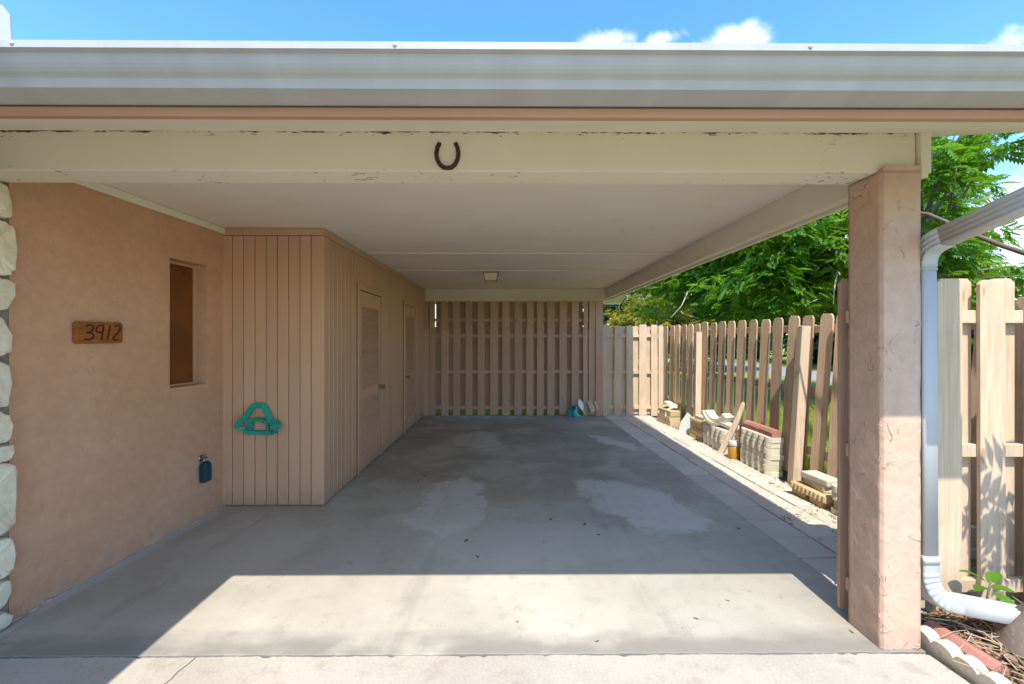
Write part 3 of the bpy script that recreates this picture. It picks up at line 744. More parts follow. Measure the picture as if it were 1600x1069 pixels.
sg.location = WO + Matrix.Rotation(WA, 4, 'Z') @ Vector((wp(3.63) - .004, 0, .49)); sg.rotation_euler = (0, 0, WA)
b = MB(); b.tube([(0, .01, 0), (0, -.035, 0), (0, -.05, -.004), (0, -.058, -.018)], .009, 10); part('spout', b, STEEL, sg)
b = MB(); b.lathe([(.001, 0), (.026, 0), (.026, .003), (.001, .004)], 14); part('flange', b, STEEL, sg, rot=(R(90), 0, 0))
b = MB(); b.tube([(.016 * math.cos(a), 0, .016 * math.sin(a)) for a in np.linspace(0, 2 * math.pi, 13)[:-1]], .0035, 6, closed=True, up=(0, 1, 0)); b.tube([(0, 0, 0), (0, .02, 0)], .004, 6); part('valve_handle', b, STEEL, sg, loc=(0, -.03, .03), rot=(R(60), 0, 0))
# teal hose hanger on the closet planks
hh = thing('hose_hanger', 'teal plastic hose hanger mounted on the salmon closet planks', 'hose hanger', (-2.155, CY - .002, .765))
TEAL = m_paint('teal_plastic', (.004, .25, .19), (.007, .31, .235), .4, 30, .03, spec=.5)
GREENP = m_paint('green_plastic', (.01, .26, .03), (.015, .30, .04), .4, 30, .03)
kx = .000474
def H(px, py, y): return ((px - 580) * kx, y, -(py - 560) * kx)
sq = [(-.022, -.010), (.022, -.010), (.026, 0), (.022, .010), (-.022, .010), (-.026, 0)]
b = MB(); b.sweep([H(215, 690, -.10), H(225, 610, -.085), H(300, 520, -.05), H(415, 330, -.02), H(450, 300, -.018), H(600, 300, -.018), H(635, 330, -.02), H(770, 560, -.05), H(880, 640, -.085), H(930, 700, -.10)], sq, up=(0, -1, 0), smooth=False); part('handle', b, TEAL, hh, .003)
b = MB(); b.sweep([H(350, 600, -.055), H(440, 560, -.05), H(520, 548, -.048), H(620, 560, -.05), H(740, 610, -.055)], [(-.016, -.012), (.016, -.012), (.016, .012), (-.016, .012)], up=(0, -1, 0), smooth=False); part('crossbar', b, TEAL, hh, .003)
b = MB(); b.sweep([H(430, 535, -.064), H(590, 535, -.064)], [(-.010, -.004), (.010, -.004), (.010, .004), (-.010, .004)], up=(0, -1, 0), smooth=False); part('green_insert', b, GREENP, hh)
b = MB(); b.sweep([H(215, 690, -.095), H(300, 700, -.07), H(330, 790, -.045), H(560, 800, -.035), H(800, 795, -.045), H(930, 700, -.095)], [(-.016, -.012), (.016, -.012), (.016, .012), (-.016, .012)], up=(0, -1, 0), smooth=False); part('saddle_rim', b, TEAL, hh, .003)
b = MB(); b.sweep([H(360, 610, -.012), H(360, 790, -.012)], [(-.026, -.010), (.026, -.010), (.026, .010), (-.026, .010)], up=(0, -1, 0), smooth=False)
b.sweep([H(685, 600, -.012), H(685, 790, -.012)], [(-.013, -.010), (.013, -.010), (.013, .010), (-.013, .010)], up=(0, -1, 0), smooth=False); b.sweep([H(360, 790, -.012), H(860, 790, -.012)], [(-.012, -.010), (.012, -.010), (.012, .010), (-.012, .010)], up=(0, -1, 0), smooth=False); part('mounting_frame', b, TEAL, hh, .002)
b = MB(); b.add([H(780, 545, -.03), H(900, 575, -.03), H(990, 655, -.05), H(930, 745, -.09), H(850, 790, -.06), H(870, 660, -.095)], [(0, 1, 5), (1, 2, 5), (2, 3, 5), (3, 4, 5)]); me = b.mesh('side_flare', TEAL); o = link('side_flare', me, hh); md = o.modifiers.new('thick', 'SOLIDIFY'); md.thickness = .006
# horseshoe
hs = MB(); pts = []
c6 = [(425, 388), (392, 450), (374, 540), (388, 620), (425, 690), (475, 730), (530, 738), (585, 730), (634, 690), (668, 620), (682, 540), (668, 450), (638, 388)]
pts = [((640 + px / 8.907 - 795.3) / 690 * 2.1, 2.094, 1.465 + (530 - 180 - py / 8.907) / 690 * 2.095) for px, py in c6]
hs.sweep(resample(pts, 40), [(-.0095, -.006), (.0095, -.006), (.0095, .003), (.007, .006), (.001, .003), (-.001, .003), (-.007, .006), (-.0095, .003)], up=(0, -1, 0), scale=[.85] + [1] * 38 + [.85], smooth=False)
tag(part('horseshoe', hs, RUST), 'rusty brown horseshoe nailed open end up on the cream beam', 'horseshoe')
# ceiling light
cl = thing('ceiling_light', 'square tapered glass ceiling light near the back of the carport ceiling', 'ceiling light', (-.262, 6.43, 2.4385))
b = MB(); b.box(-.115, .115, -.115, .115, -.02, 0); part('base', b, BRASS, cl, .004)
def m_glass():
    m, t, bs = newmat('frosted_lamp_glass'); v = t.n('ShaderNodeTexCoord').outputs['Object']
    setc(t, bs, t.mix(t.noise(v, 9, 4), (.60, .50, .30), (.70, .61, .42)), .3, .5); return m
b = MB(); b.add([(-.105, -.105, -.0205), (.105, -.105, -.0205), (.105, .105, -.0205), (-.105, .105, -.0205), (-.078, -.078, -.125), (.078, -.078, -.125), (.078, .078, -.125), (-.078, .078, -.125)],
      [(0, 1, 5, 4), (1, 2, 6, 5), (2, 3, 7, 6), (3, 0, 4, 7), (4, 5, 6, 7), (3, 2, 1, 0)]); sh = part('lamp_shade', b, m_glass(), cl)
for sx, sy in ((1, 1), (1, -1), (-1, 1), (-1, -1)):
    b = MB(); b.tube([(.107 * sx, .107 * sy, -.02), (.080 * sx, .080 * sy, -.127)], .005, 6); part('rod', b, BRASS, cl)
b = MB(); b.sweep([(.08, .08, -.127), (-.08, .08, -.127), (-.08, -.08, -.127), (.08, -.08, -.127)], [(-.005, -.005), (.005, -.005), (.005, .005), (-.005, .005)], closed=True, smooth=False); part('rim', b, BRASS, cl)

# ------------------------------------------------------------------ fences
def picket_poly(w, z0, z1, c=.030, bot=False):
    h = w / 2
    if bot: return [(-h + c, z0), (h - c, z0), (h, z0 + c), (h, z1), (-h, z1), (-h, z0 + c)]
    return [(-h, z0), (h, z0), (h, z1 - c), (h - c, z1), (-h + c, z1), (-h, z1 - c)]
def jit(a): return random.uniform(-a, a)
# (a) back fence under the rear beam
bf = thing('privacy_fence', 'tall brown board fence closing the back of the carport under the rear beam', 'fence')
YB = 8.42
def bx(p): return (650 + p / 4.648 - 797.5) / 690 * (YB + .0068 * 0)
fl = [(55, 105), (108, 150), (192, 245), (280, 330), (370, 420), (458, 508), (550, 605), (638, 690), (725, 778), (812, 862), (888, 938), (963, 1015), (1052, 1105), (1140, 1192), (1225, 1258), (1265, 1322)]
for i, (a, c) in enumerate(fl):
    w = bx(c) - bx(a); xc = (bx(a) + bx(c)) / 2
    b = MB(); b.prism(picket_poly(w, .0 + jit(.01), 1.70), 'y', 0, .018); part('picket', b, FENCE_P, bf, .002, loc=(xc, YB, .012), rot=(0, jit(.003), 0))
    b = MB(); b.prism(picket_poly(w - .004, 1.655 + jit(.006), 2.185, bot=i > 7), 'y', 0, .016); part('picket', b, FENCE_P, bf, .002, loc=(xc, YB - .018, 0), rot=(0, jit(.003), 0))
for (a, c), (d, e) in zip(fl, fl[1:]):
    g0, g1 = bx(c), bx(d)
    xc = (g0 + g1) / 2; sh = .007 if 148 < c < 152 else (-.012 if 1190 < c < 1194 else 0)
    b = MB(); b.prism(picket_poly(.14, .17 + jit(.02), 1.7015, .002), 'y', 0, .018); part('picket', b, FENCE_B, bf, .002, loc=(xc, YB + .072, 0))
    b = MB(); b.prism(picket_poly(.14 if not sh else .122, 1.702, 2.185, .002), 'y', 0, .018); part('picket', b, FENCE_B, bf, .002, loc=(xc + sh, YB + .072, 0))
for z in (.155, .84, 1.525, 1.83):
    b = MB(); b.box(-1.60, 1.60, YB + .021, YB + .068, z - .030, z + .030); part('rail', b, FENCE_L, bf, .003)
b = MB(); b.box(1.652, 1.79, YB - .03, YB + .10, 0, 2.189); part('post', b, FENCE_P, bf, .004)
# (b) sunny return at the right of the post
rf = thing('return_fence', 'short pale board fence with shadowbox boards right of the back post', 'fence')
def cx(p): return 1.527 - .027 + p * .0020617
for a, c in [(93, 124), (126, 190), (245, 310), (358, 420), (475, 545), (587, 648), (655, 700)]:
    w = cx(c) - cx(a); b = MB(); b.prism(picket_poly(w, 0, 1.732 + jit(.012), .02), 'y', 0, .018); part('picket', b, FENCE_R, rf, .002, loc=((cx(a) + cx(c)) / 2, 8.40, 0), rot=(0, jit(.004), 0))
for a, c in [(185, 250), (300, 368), (415, 480), (535, 595)]:
    w = cx(c) - cx(a); b = MB(); b.prism(picket_poly(w, .03, 1.715 + jit(.012), .02), 'y', 0, .018); part('picket', b, FENCE_R, rf, .002, loc=((cx(a) + cx(c)) / 2, 8.465, 0))
for z in (.16, .83, 1.53):
    b = MB(); b.box(1.80, 2.94, 8.4205, 8.4625, z - .03, z + .03); part('rail', b, FENCE_R, rf, .003)
# (c) picket fence running back along the path
pk = thing('picket_fence', 'weathered open picket fence running back beside the paved path', 'fence')
FX = 3.0
def ypk(u): return (FX * 690) / (u - 797.0)
us = [1034.5, 1042.7, 1052, 1061, 1071, 1081, 1092, 1104, 1115, 1128.5, 1143, 1157.5, 1174.5, 1192, 1212.5, 1232.6, 1254, 1280, 1307.5, 1340, 1377]
ys = [ypk(u) for u in us] + [3.33, 3.08, 2.83, 2.60, 2.40]
pkm = []
for k in range(4):
    b = MB(); h = .069
    b.prism([(-h, .04), (h, .04), (h, 1.655), (h - .006, 1.688), (h - .024, 1.712), (-h + .024, 1.712), (-h + .006, 1.688), (-h, 1.655)], 'x', -.009, .009); pkm.append(b.mesh('picket', FENCE_W, .002))
def outlean(y): return max(.012, min(.062, .012 + (6.9 - y) * .021))
for i, y in enumerate(ys):
    lean = jit(.010) + (.015 if i > 14 else 0)
    link('picket', pkm[i % 4], pk, (FX - .014 + jit(.003), y, jit(.012)), (lean, outlean(y) + jit(.005), R(11) + jit(.05)))
for i, y in enumerate([4.40, 4.16, 3.93, 3.68]):
    link('picket', pkm[i % 4], pk, (FX + .078, y, jit(.012)), (jit(.01) + .02, outlean(y), 0))
for z in (.32, .92, 1.56):
    for y0, y1 in ((2.36, 4.49), (4.492, 6.83), (6.832, 8.50)):
        dz = jit(.02); b = MB(); z0, z1 = z - .038 + dz, z + .038 + dz; vs = []
        for zz in (z0, z1):
            for xx, yy in ((.0135, y0), (.052, y0), (.052, y1), (.0135, y1)): vs.append((FX + xx + outlean(yy) * z, yy, zz))
        b.add(vs, [(0, 3, 2, 1), (4, 5, 6, 7), (0, 1, 5, 4), (1, 2, 6, 5), (2, 3, 7, 6), (3, 0, 4, 7)]); part('rail', b, FENCE_W, pk, .003)
for z, y in ((1.60, 4.49), (1.575, 6.83), (1.58, 2.44)):
    b = MB(); b.box(-.045, .045, -.045, .045, -.02, z); part('post', b, POSTW, pk, .004, loc=(FX - .087, y, 0), rot=(0, outlean(y), 0), label='pale square post')
# (d) shadowbox fence right of the column
sf = thing('shadowbox_fence', 'tall wooden shadowbox fence section right of the pink column', 'fence')
YF = 2.292
for x0, x1, z1 in ((2.232, 2.368, 1.782), (2.468, 2.602, 1.775), (2.715, 2.85, 1.78), (2.96, 3.10, 1.78)):
    b = MB(); b.prism(picket_poly(x1 - x0, -.03, z1, .022), 'y', 0, .022); part('picket', b, FENCE_R, sf, .002, loc=((x0 + x1) / 2, YF, 0), rot=(0, jit(.004), 0))
for x0, x1 in ((1.772, 1.912), (2.10, 2.24), (2.345, 2.481), (2.585, 2.72), (2.835, 2.97)):
    b = MB(); b.prism(picket_poly(x1 - x0, .02, 1.79, .022), 'y', 0, .020); part('picket', b, FENCE_R if x0 > 2 else FENCE_P, sf, .002, loc=((x0 + x1) / 2, YF + .064, 0), rot=(0, jit(.004), 0))
for z in (1.583, .875, .16):
    b = MB(); b.box(1.80, 3.15, YF + .023, YF + .061, z - .034, z + .034); part('rail', b, FENCE_R, sf, .003)

# ------------------------------------------------------------------ stacked edging stones along the picket fence
def edger_mesh(L=.60, Wd=.15, T=.06, n=5, mat=EDGER, amp=.022, seed=0):
    r = random.Random(seed); pts = [(Wd / 2, -L / 2), (Wd / 2, L / 2)]
    for i in range(n):
        for k in range(7):
            a = math.pi * (k) / 6; y = L / 2 - L * (i + k / 6) / n
            pts.append((-Wd / 2 + amp - amp * 1.9 * math.sin(a) ** .8 + .0, y))
    q = []
    for p_ in pts:
        if not q or (abs(q[-1][0] - p_[0]) + abs(q[-1][1] - p_[1])) > 1e-4: q.append(p_)
    b = MB(); b.prism(q, 'z', 0, T); return b.mesh('edging_stone', mat, .005, 2)
def slabm(L, Wd, T, mat, bev=.008): b = MB(); b.box(-Wd / 2, Wd / 2, -L / 2, L / 2, 0, T); return b.mesh('edging_stone', mat, bev, 2)
def bullnose(L, Wd, T, mat):
    b = MB(); b.prism([(-Wd / 2, 0), (Wd / 2, 0), (Wd / 2, T * .55), (Wd / 2 - .02, T * .85), (Wd / 2 - .045, T), (-Wd / 2 + .045, T), (-Wd / 2 + .02, T * .85), (-Wd / 2, T * .55)], 'y', -L / 2, L / 2); return b.mesh('red_edging_block', mat, .006, 2)
E1 = [edger_mesh(T=t_, seed=i) for i, t_ in enumerate((.060, .064, .056))]
E2 = [edger_mesh(L=.42, n=9, amp=.010, T=.058, mat=EDGER_T), slabm(.40, .14, .062, EDGER_T)]
RB = bullnose(.295, .105, .085, REDB)
GRP = 'edging stones stacked along the picket fence'
ORD = ['topmost', 'second from the top', 'third from the top', 'fourth from the top', 'fifth from the top', 'sixth from the top', 'seventh from the top']
def stack(ms, x, y, z0, n, hs, lab, rz=0, jx=.006, cat='edging stone', flip=True):
    z = z0
    for i in range(n):
        me = ms[i % len(ms)]; h = hs[i % len(hs)]
        o = link(me.name.split('.')[0], me, None, (x + jit(jx), y + jit(jx * 1.5) + (.0), z), (0, 0, rz + jit(.02) + (math.pi if False else 0)))
        w = ORD[n - 1 - i]
        if n - 1 - i and i == 0: w = 'lowest'
        tag(o, lab % w, cat, GRP); z += h + .001
    return z
# big scalloped stack with red blocks on top (nearest the middle post)
z = stack(E1, 2.865, 5.02, -.02, 7, (.060, .064, .056), '%s cream scalloped edger in the tall stack under the red blocks')
for yy, lab in ((4.865, 'red block on the tall scalloped stack, the one nearer the square post'), (5.165, 'red block on the tall scalloped stack, the one nearer the amber jar')):
    tag(link('red_edging_block', RB, None, (2.875 + jit(.006), yy, z), (0, 0, jit(.03))), lab, 'edging block')
# scalloped stack with curved pieces
z = stack(E1, 2.835, 5.96, -.02, 5, (.060, .064, .056), '%s cream edger in the stack under the two curved pieces')
def curved(r, th_, dep, a0=200, a1=340, n=14):
    b = MB(); o_ = [(r * math.cos(R(a0 + (a1 - a0) * i / n)), r * math.sin(R(a0 + (a1 - a0) * i / n))) for i in range(n + 1)]
    i_ = [((r - th_) * math.cos(R(a0 + (a1 - a0) * i / n)), (r - th_) * math.sin(R(a0 + (a1 - a0) * i / n))) for i in range(n + 1)]
    vs = [(-dep / 2, *p_) for p_ in o_] + [(-dep / 2, *p_) for p_ in i_] + [(dep / 2, *p_) for p_ in o_] + [(dep / 2, *p_) for p_ in i_]
    N = n + 1; fs = []
    for i in range(n):
        fs += [(i, i + 1, N + i + 1, N + i), (2 * N + i, 3 * N + i, 3 * N + i + 1, 2 * N + i + 1), (i, 2 * N + i, 2 * N + i + 1, i + 1), (N + i, N + i + 1, 3 * N + i + 1, 3 * N + i)]
    fs += [(0, N, 3 * N, 2 * N), (n, 2 * N + n, 3 * N + n, N + n)]
    b.add(vs, fs); return b.mesh('curved_edging_stone', EDGER, .006, 2)
tag(link('curved_edging_stone', curved(.24, .045, .15), None, (2.83, 5.98, z + .243), (R(3), 0, R(20))), 'lower of two nested curved cream edging pieces lying on the scalloped stack', 'edging stone')
tag(link('curved_edging_stone', curved(.19, .045, .14, 195, 330), None, (2.845, 6.0, z + .243), (R(8), 0, R(20))), 'upper of two nested curved cream edging pieces lying on the scalloped stack', 'edging stone')
tag(link('edging_stone', slabm(.22, .13, .05, EDGER), None, (2.88, 5.76, z + .02), (R(6), 0, .2)), 'flat cream block beside the curved pieces on the scalloped stack', 'edging stone')
# tan stack left of it
z = stack(E2, 2.83, 6.50, -.02, 5, (.058, .062), '%s tan block in the brown stack beside the leaning grey slab')
tag(link('edging_stone', slabm(.26, .12, .05, EDGER), None, (2.85, 6.47, z), (0, 0, .1)), 'pale cream block on top of the tan stack', 'edging stone')
# far pile
z = stack([slabm(.46, .20, .095, EDGER_T), slabm(.44, .21, .075, EDGER_T)], 2.79, 7.66, -.02, 3, (.095, .075), '%s tan block in the farthest pile by the fence corner', .12)
tag(link('curved_edging_stone', curved(.20, .04, .13, 20, 150), None, (2.80, 7.72, z - .13), (R(-15), R(10), R(30))), 'curved cream piece arched over the farthest tan pile', 'edging stone')
tag(link('curved_edging_stone', curved(.17, .04, .12, 15, 130), None, (2.86, 7.55, z - .10), (R(-30), R(10), R(60))), 'curved cream piece slumped on the near side of the farthest pile', 'edging stone')
tag(link('edging_stone', slabm(.24, .12, .05, EDGER), None, (2.88, 7.86, z + .03), (R(12), 0, .3)), 'small cream block on top of the farthest pile', 'edging stone')
# grey slab leaning on the first post
b = MB(); b.prism([(-.105, 0), (.11, .0), (.14, .24), (.03, .345), (-.06, .20)], 'y', -.011, .011)
tag(part('stone_slab', b, GREYS, None, .003, loc=(2.735, 6.86, -.02), rot=(R(-14), 0, R(-32))), 'thin grey stone slab leaning against the far fence post', 'stone slab')
# leaning stick of weathered wood
b = MB(); b.sweep([(0, 0, 0), (.02, .12, .25), (.04, .22, .5), (.05, .27, .66), (.052, .275, .69)], [(-.032, -.011), (.032, -.011), (.032, .011), (-.032, .011)], scale=[1, 1.1, .9, .75, .35], up=(1, 0, 0), smooth=False)
tag(part('wood_stake', b, POSTW, None, .003, loc=(2.70, 5.66, -.02), rot=(0, 0, R(-100))), 'pointed weathered wooden stake leaning on the scalloped stacks', 'stake')
# amber jar with white lid
jar = thing('plastic_jar', 'amber plastic jar with a dusty white lid between the stacks', 'jar', (2.775, 5.43, -.022))
AMB = m_paint('amber_plastic', (.42, .20, .02), (.50, .26, .035), .35, 30, .05, dirt=(.35, .26, .14), dirt_amt=.6)
b = MB(); b.lathe([(.001, 0), (.062, 0), (.068, .01), (.068, .15), (.06, .17), (.052, .175), (.001, .176)], 18); part('jar_body', b, AMB, jar)
b = MB(); b.lathe([(.001, .176), (.066, .176), (.067, .182), (.067, .225), (.06, .232), (.001, .234)], 18); part('lid', b, PIPE, jar)
# near piles, half hidden by the column
SB = slabm(.17, .15, .075, EDGER_T, .014); SC = slabm(.30, .16, .06, EDGER, .014)
for me, x, y, z, r_, lab in ((SB, 2.78, 4.12, -.02, .1, 'small tan block on the ground right of the near square post, farther one'), (SB, 2.79, 3.90, -.02, -.06, 'small tan block on the ground right of the near square post, nearer one'),
                             (E2[0], 2.765, 3.98, .056, .10, 'fluted tan edging block lying across the small blocks by the near post'), (SC, 2.84, 3.99, .115, -.05, 'rough cream block in the low stack by the near post, under the top one'),
                             (SC, 2.82, 3.97, .176, .12, 'rough cream block topmost in the low stack by the near post')):
    tag(link('edging_stone', me, None, (x, y, z), (jit(.02), jit(.02), r_)), lab, 'edging stone', GRP)
z = stack([E1[0], slabm(.5, .16, .07, EDGER_T), E1[1]], 2.83, 3.46, -.02, 4, (.06, .07, .064), '%s block in the low stack just left of the pink column', .05, .014)
tag(link('red_edging_block', RB, None, (2.87, 3.50, z), (0, 0, .05)), 'red edging block on the low stack half hidden by the pink column', 'edging block')
z = stack([slabm(.42, .15, .065, EDGER), slabm(.40, .15, .06, EDGER_T)], 2.86, 2.94, -.03, 5, (.065, .06), '%s edging block seen between the shadowbox boards', .03)

# things against the back fence
TEALB = m_paint('turquoise_rubber', (.05, .44, .48), (.08, .50, .52), .4, 40, .05)
def boot_mesh():
    b = MB(); ring = []
    for (y, z, rx, ry) in ((.0, .20, .038, .045), (.0, .12, .036, .042), (-.003, .07, .036, .046), (-.03, .045, .036, .075), (-.045, .02, .038, .092), (-.045, .0, .038, .092)):
        ring.append([(rx * math.cos(a), y + ry * math.sin(a), z) for a in np.linspace(0, 2 * math.pi, 13)[:-1]])
    vs = [p_ for r_ in ring for p_ in r_]; n = 12; fs = []
    for i in range(len(ring) - 1):
        for q in range(n): fs.append((i * n + q, i * n + (q + 1) % n, (i + 1) * n + (q + 1) % n, (i + 1) * n + q))
    fs.append(tuple((len(ring) - 1) * n + q for q in range(n)))
    b.add(vs, fs, True); return b.mesh('rubber_boot', TEALB)
bm_ = boot_mesh()
tag(link('rubber_boot', bm_, None, (1.235, 8.30, 0), (0, 0, R(70))), 'turquoise rubber boot standing upright at the foot of the back fence', 'boot')
tag(link('rubber_boot', bm_, None, (1.13, 8.33, .145), (R(75), 0, R(20))), 'turquoise rubber boot tipped over beside the upright boot', 'boot')
tr = thing('garden_trowel', 'grey bladed garden trowel leaning on the back fence', 'trowel', (1.40, 8.34, 0), R(0))
b = MB(); b.prism([(-.012, .0), (.012, 0), (.045, .09), (.05, .16), (0, .24), (-.05, .16), (-.045, .09)], 'y', -.004, .004); part('blade', b, STEEL, tr, loc=(.0, 0, .11), rot=(R(-12), R(-18), 0))
b = MB(); b.tube([(0, 0, .12), (.03, -.01, .05), (.045, -.02, .012)], .013, 8); part('handle', b, FENCE_R, tr)
b = MB(); b.box(-.048, .048, -.006, .006, 0, .23); tag(part('wood_scrap', b, POSTW, None, .002, loc=(1.60, 8.335, .085), rot=(R(-10), R(-20), 0)), 'wider pale wood scrap leaning on the back fence beside the post', 'wood scrap')
b = MB(); b.box(-.02, .02, -.006, .006, 0, .17); tag(part('wood_scrap', b, POSTW, None, .002, loc=(1.685, 8.365, .125), rot=(R(-10), R(-17), 0)), 'narrow pale wood scrap leaning on the back fence beside the wider one', 'wood scrap')

# ------------------------------------------------------------------ vegetation
def frond_template(n=6, L=.34, lw=.062, ll=.13):
    v = []; f = []
    def leaf(base, d, l, w):
        d = d / np.linalg.norm(d); s_ = np.cross(d, (0, 0, 1)); s_ /= np.linalg.norm(s_); o = len(v)
        up = np.array((0, 0, .25 * w))
        v.extend([base, base + d * l * .45 + s_ * w / 2 + up, base + d * l - np.array((0, 0, l * .12)), base + d * l * .45 - s_ * w / 2 + up]); f.append((o, o + 1, o + 2, o + 3))
    for i in range(n):
        t_ = (i + .6) / n; p_ = np.array((t_ * L, 0, -.18 * L * t_ * t_)); k = (.65 + .5 * math.sin(math.pi * (.15 + .75 * t_)))
        for sgn in (1, -1): leaf(p_, np.array((.55, sgn * .85, -.15)), ll * k, lw * k)
    leaf(np.array((L, 0, -.18 * L)), np.array((1, 0, -.3)), ll * .9, lw)
    return np.array(v), np.array(f)
FT = frond_template()
def rot_many(yaw, pitch, roll):
    cy, sy, cp, sp, cr, sr = np.cos(yaw), np.sin(yaw), np.cos(pitch), np.sin(pitch), np.cos(roll), np.sin(roll)
    z = np.zeros_like(cy); o = np.ones_like(cy)
    Rz = np.stack([np.stack([cy, -sy, z], -1), np.stack([sy, cy, z], -1), np.stack([z, z, o], -1)], -2)
    Ry = np.stack([np.stack([cp, z, sp], -1), np.stack([z, o, z], -1), np.stack([-sp, z, cp], -1)], -2)
    Rx = np.stack([np.stack([o, z, z], -1), np.stack([z, cr, -sr], -1), np.stack([z, sr, cr], -1)], -2)
    return Rz @ Ry @ Rx
def scatter(tv, tf, pos, yaw, pitch, roll, scl, tint, jit_t=.15):
    M = rot_many(yaw, pitch, roll) * scl[:, None, None]
    V = np.einsum('nij,kj->nki', M, tv) + pos[:, None, :]
    F = tf[None] + (np.arange(len(pos)) * len(tv))[:, None, None]
    T = np.repeat(tint, len(tv)); k = tf.size
    if k == len(tv): T = T + np.repeat(rng.uniform(-jit_t, jit_t, len(pos) * len(tf)), tf.shape[1])
    return V.reshape(-1, 3), F.reshape(-1, tf.shape[1]), np.clip(T, 0, 1)
def crown_pts(cs, per, outward):
    """cs: list of (centre, radius); fronds sit on layered sprays in each clump"""
    P = []; Y = []; T = []; Pi = []
    for (c, r) in cs:
        k = max(3, int(per * r * r)); tt = rng.uniform(.1, .9)
        d = rng.normal(size=(k, 3)); d /= np.linalg.norm(d, axis=1)[:, None]
        d[:, 2] *= .55; rr_ = r * rng.uniform(.25, 1, k) ** .6
        p_ = np.array(c) + d * rr_[:, None]; P.append(p_)
        Y.append(np.arctan2(d[:, 1], d[:, 0]) + rng.normal(0, .5, k)); Pi.append(rng.normal(.25, .35, k)); T.append(np.clip(rng.normal(tt, .18, k), 0, 1))
    return np.concatenate(P), np.concatenate(Y), np.concatenate(Pi), np.concatenate(T)
def crown(cs, per, scale, mat, parent, template=FT, name='crown'):
    P, Y, Pi, T = crown_pts(cs, per, True); n = len(P)
    v, f, t_ = scatter(template[0], template[1], P, Y, Pi, rng.normal(0, .35, n), scale * rng.uniform(.7, 1.25, n), T)
    return link(name, npmesh(name, v, f, mat, attr=t_), parent)
def ell_clumps(c, r, n, rc, lo=-1, shell=.55):
    out = []
    while len(out) < n:
        d = rng.normal(size=3); d /= np.linalg.norm(d)
        if d[2] < lo: continue
        q = rng.uniform(shell, 1) * (1 + .18 * mnoise.noise(Vector(d * 2.3)))
        out.append((np.array(c) + d * np.array(r) * q, rng.uniform(*rc)))
    return out
def limb(path_, r0, r1, n=7): return resample(path_, n), [r0 + (r1 - r0) * i / (n - 1) for i in range(n)]
def trunk_mesh(base, fork, tips, r):
    b = MB(); p_, r_ = limb([base, ((base[0] + fork[0]) / 2 + .08, (base[1] + fork[1]) / 2, (base[2] + fork[2]) / 2), fork], r * 1.3, r * .8, 8); b.tube(p_, r_, 9)
    for t_ in tips:
        mid = ((fork[0] + t_[0]) / 2 + jit(.3), (fork[1] + t_[1]) / 2 + jit(.3), (fork[2] + t_[2]) / 2 + .25)
        p_, r_ = limb([fork, mid, t_], r * .6, r * .12, 9); b.tube(p_, r_, 6)
    return b
# big bright tree over the picket fence
t1 = thing('shade_tree', 'large bright green feathery tree standing behind the picket fence', 'tree', (0, 0, 0))
cs = [c for c in ell_clumps((7.6, 11.4, 3.5), (3.7, 3.6, 2.7), 320, (.35, .75)) + ell_clumps((5.6, 8.9, 3.1), (1.5, 1.6, 1.2), 60, (.3, .55)) if c[0][2] > 2.0]
crown(cs, 210, .60, LEAFA, t1)
b = trunk_mesh((7.4, 11.6, -.1), (7.5, 11.5, 1.9), [tuple(np.array(c[0])) for c in cs[:46]], .16); part('trunk', b, BARK, t1)
b = MB()
for q in ([(5.9, 8.2, 2.9), (5.75, 7.7, 2.62), (5.55, 7.4, 2.60), (5.35, 7.1, 2.5)], [(5.75, 7.7, 2.62), (5.62, 7.6, 2.3), (5.5, 7.45, 2.05)], [(5.2, 8.4, 3.2), (4.95, 7.9, 3.0), (4.7, 7.6, 2.95)], [(6.1, 8.6, 2.4), (5.6, 7.9, 2.2), (5.2, 7.6, 2.1)], [(3.9, 9.6, 2.5), (3.6, 9.2, 2.15), (3.3, 9.0, 1.9)]):
    b.tube(resample(q, 10), [.016 - .0013 * i for i in range(10)], 5)
part('bare_twigs', b, m_concrete('pale_dead_twig', (.34, .29, .23), (.42, .37, .30), (.2, .16, .12), 0), t1)
# side tree seen right of the column
t2 = thing('garden_tree', 'feathery green tree with loose sprays against the sky right of the column', 'tree', (0, 0, 0))
def at(u, v, y): return np.array(((u - 797) / 690 * y, y, 1.465 + (530 - v) / 690 * y))
cs2 = []
for u, v, y, r in ((1466, 236, 4.6, .22), (1490, 250, 4.7, .22), (1520, 240, 4.8, .2), (1550, 238, 4.9, .2), (1582, 226, 4.9, .18), (1475, 282, 4.7, .2), (1500, 262, 4.5, .16), (1462, 322, 4.8, .25), (1470, 352, 5, .25),
                   (1462, 385, 5.2, .28), (1490, 395, 5.3, .28), (1515, 408, 5.4, .24), (1540, 425, 5.5, .16), (1470, 425, 5.3, .3), (1498, 432, 5.4, .25), (1455, 455, 5.3, .3), (1596, 415, 5.5, .1), (1602, 445, 5.4, .16), (1620, 430, 5.4, .3),
                   (1448, 285, 5.0, .25), (1500, 335, 5.6, .1), (1448, 240, 4.9, .25), (1500, 205, 4.8, .3), (1560, 195, 4.8, .3)):
    cs2.append((at(u, v, y), r))
crown(cs2, 420, .50, LEAFA, t2)
b = trunk_mesh((5.0, 6.0, -.1), (4.9, 5.7, 1.7), [tuple(c[0]) for c in cs2], .07); part('trunk', b, BARK, t2)
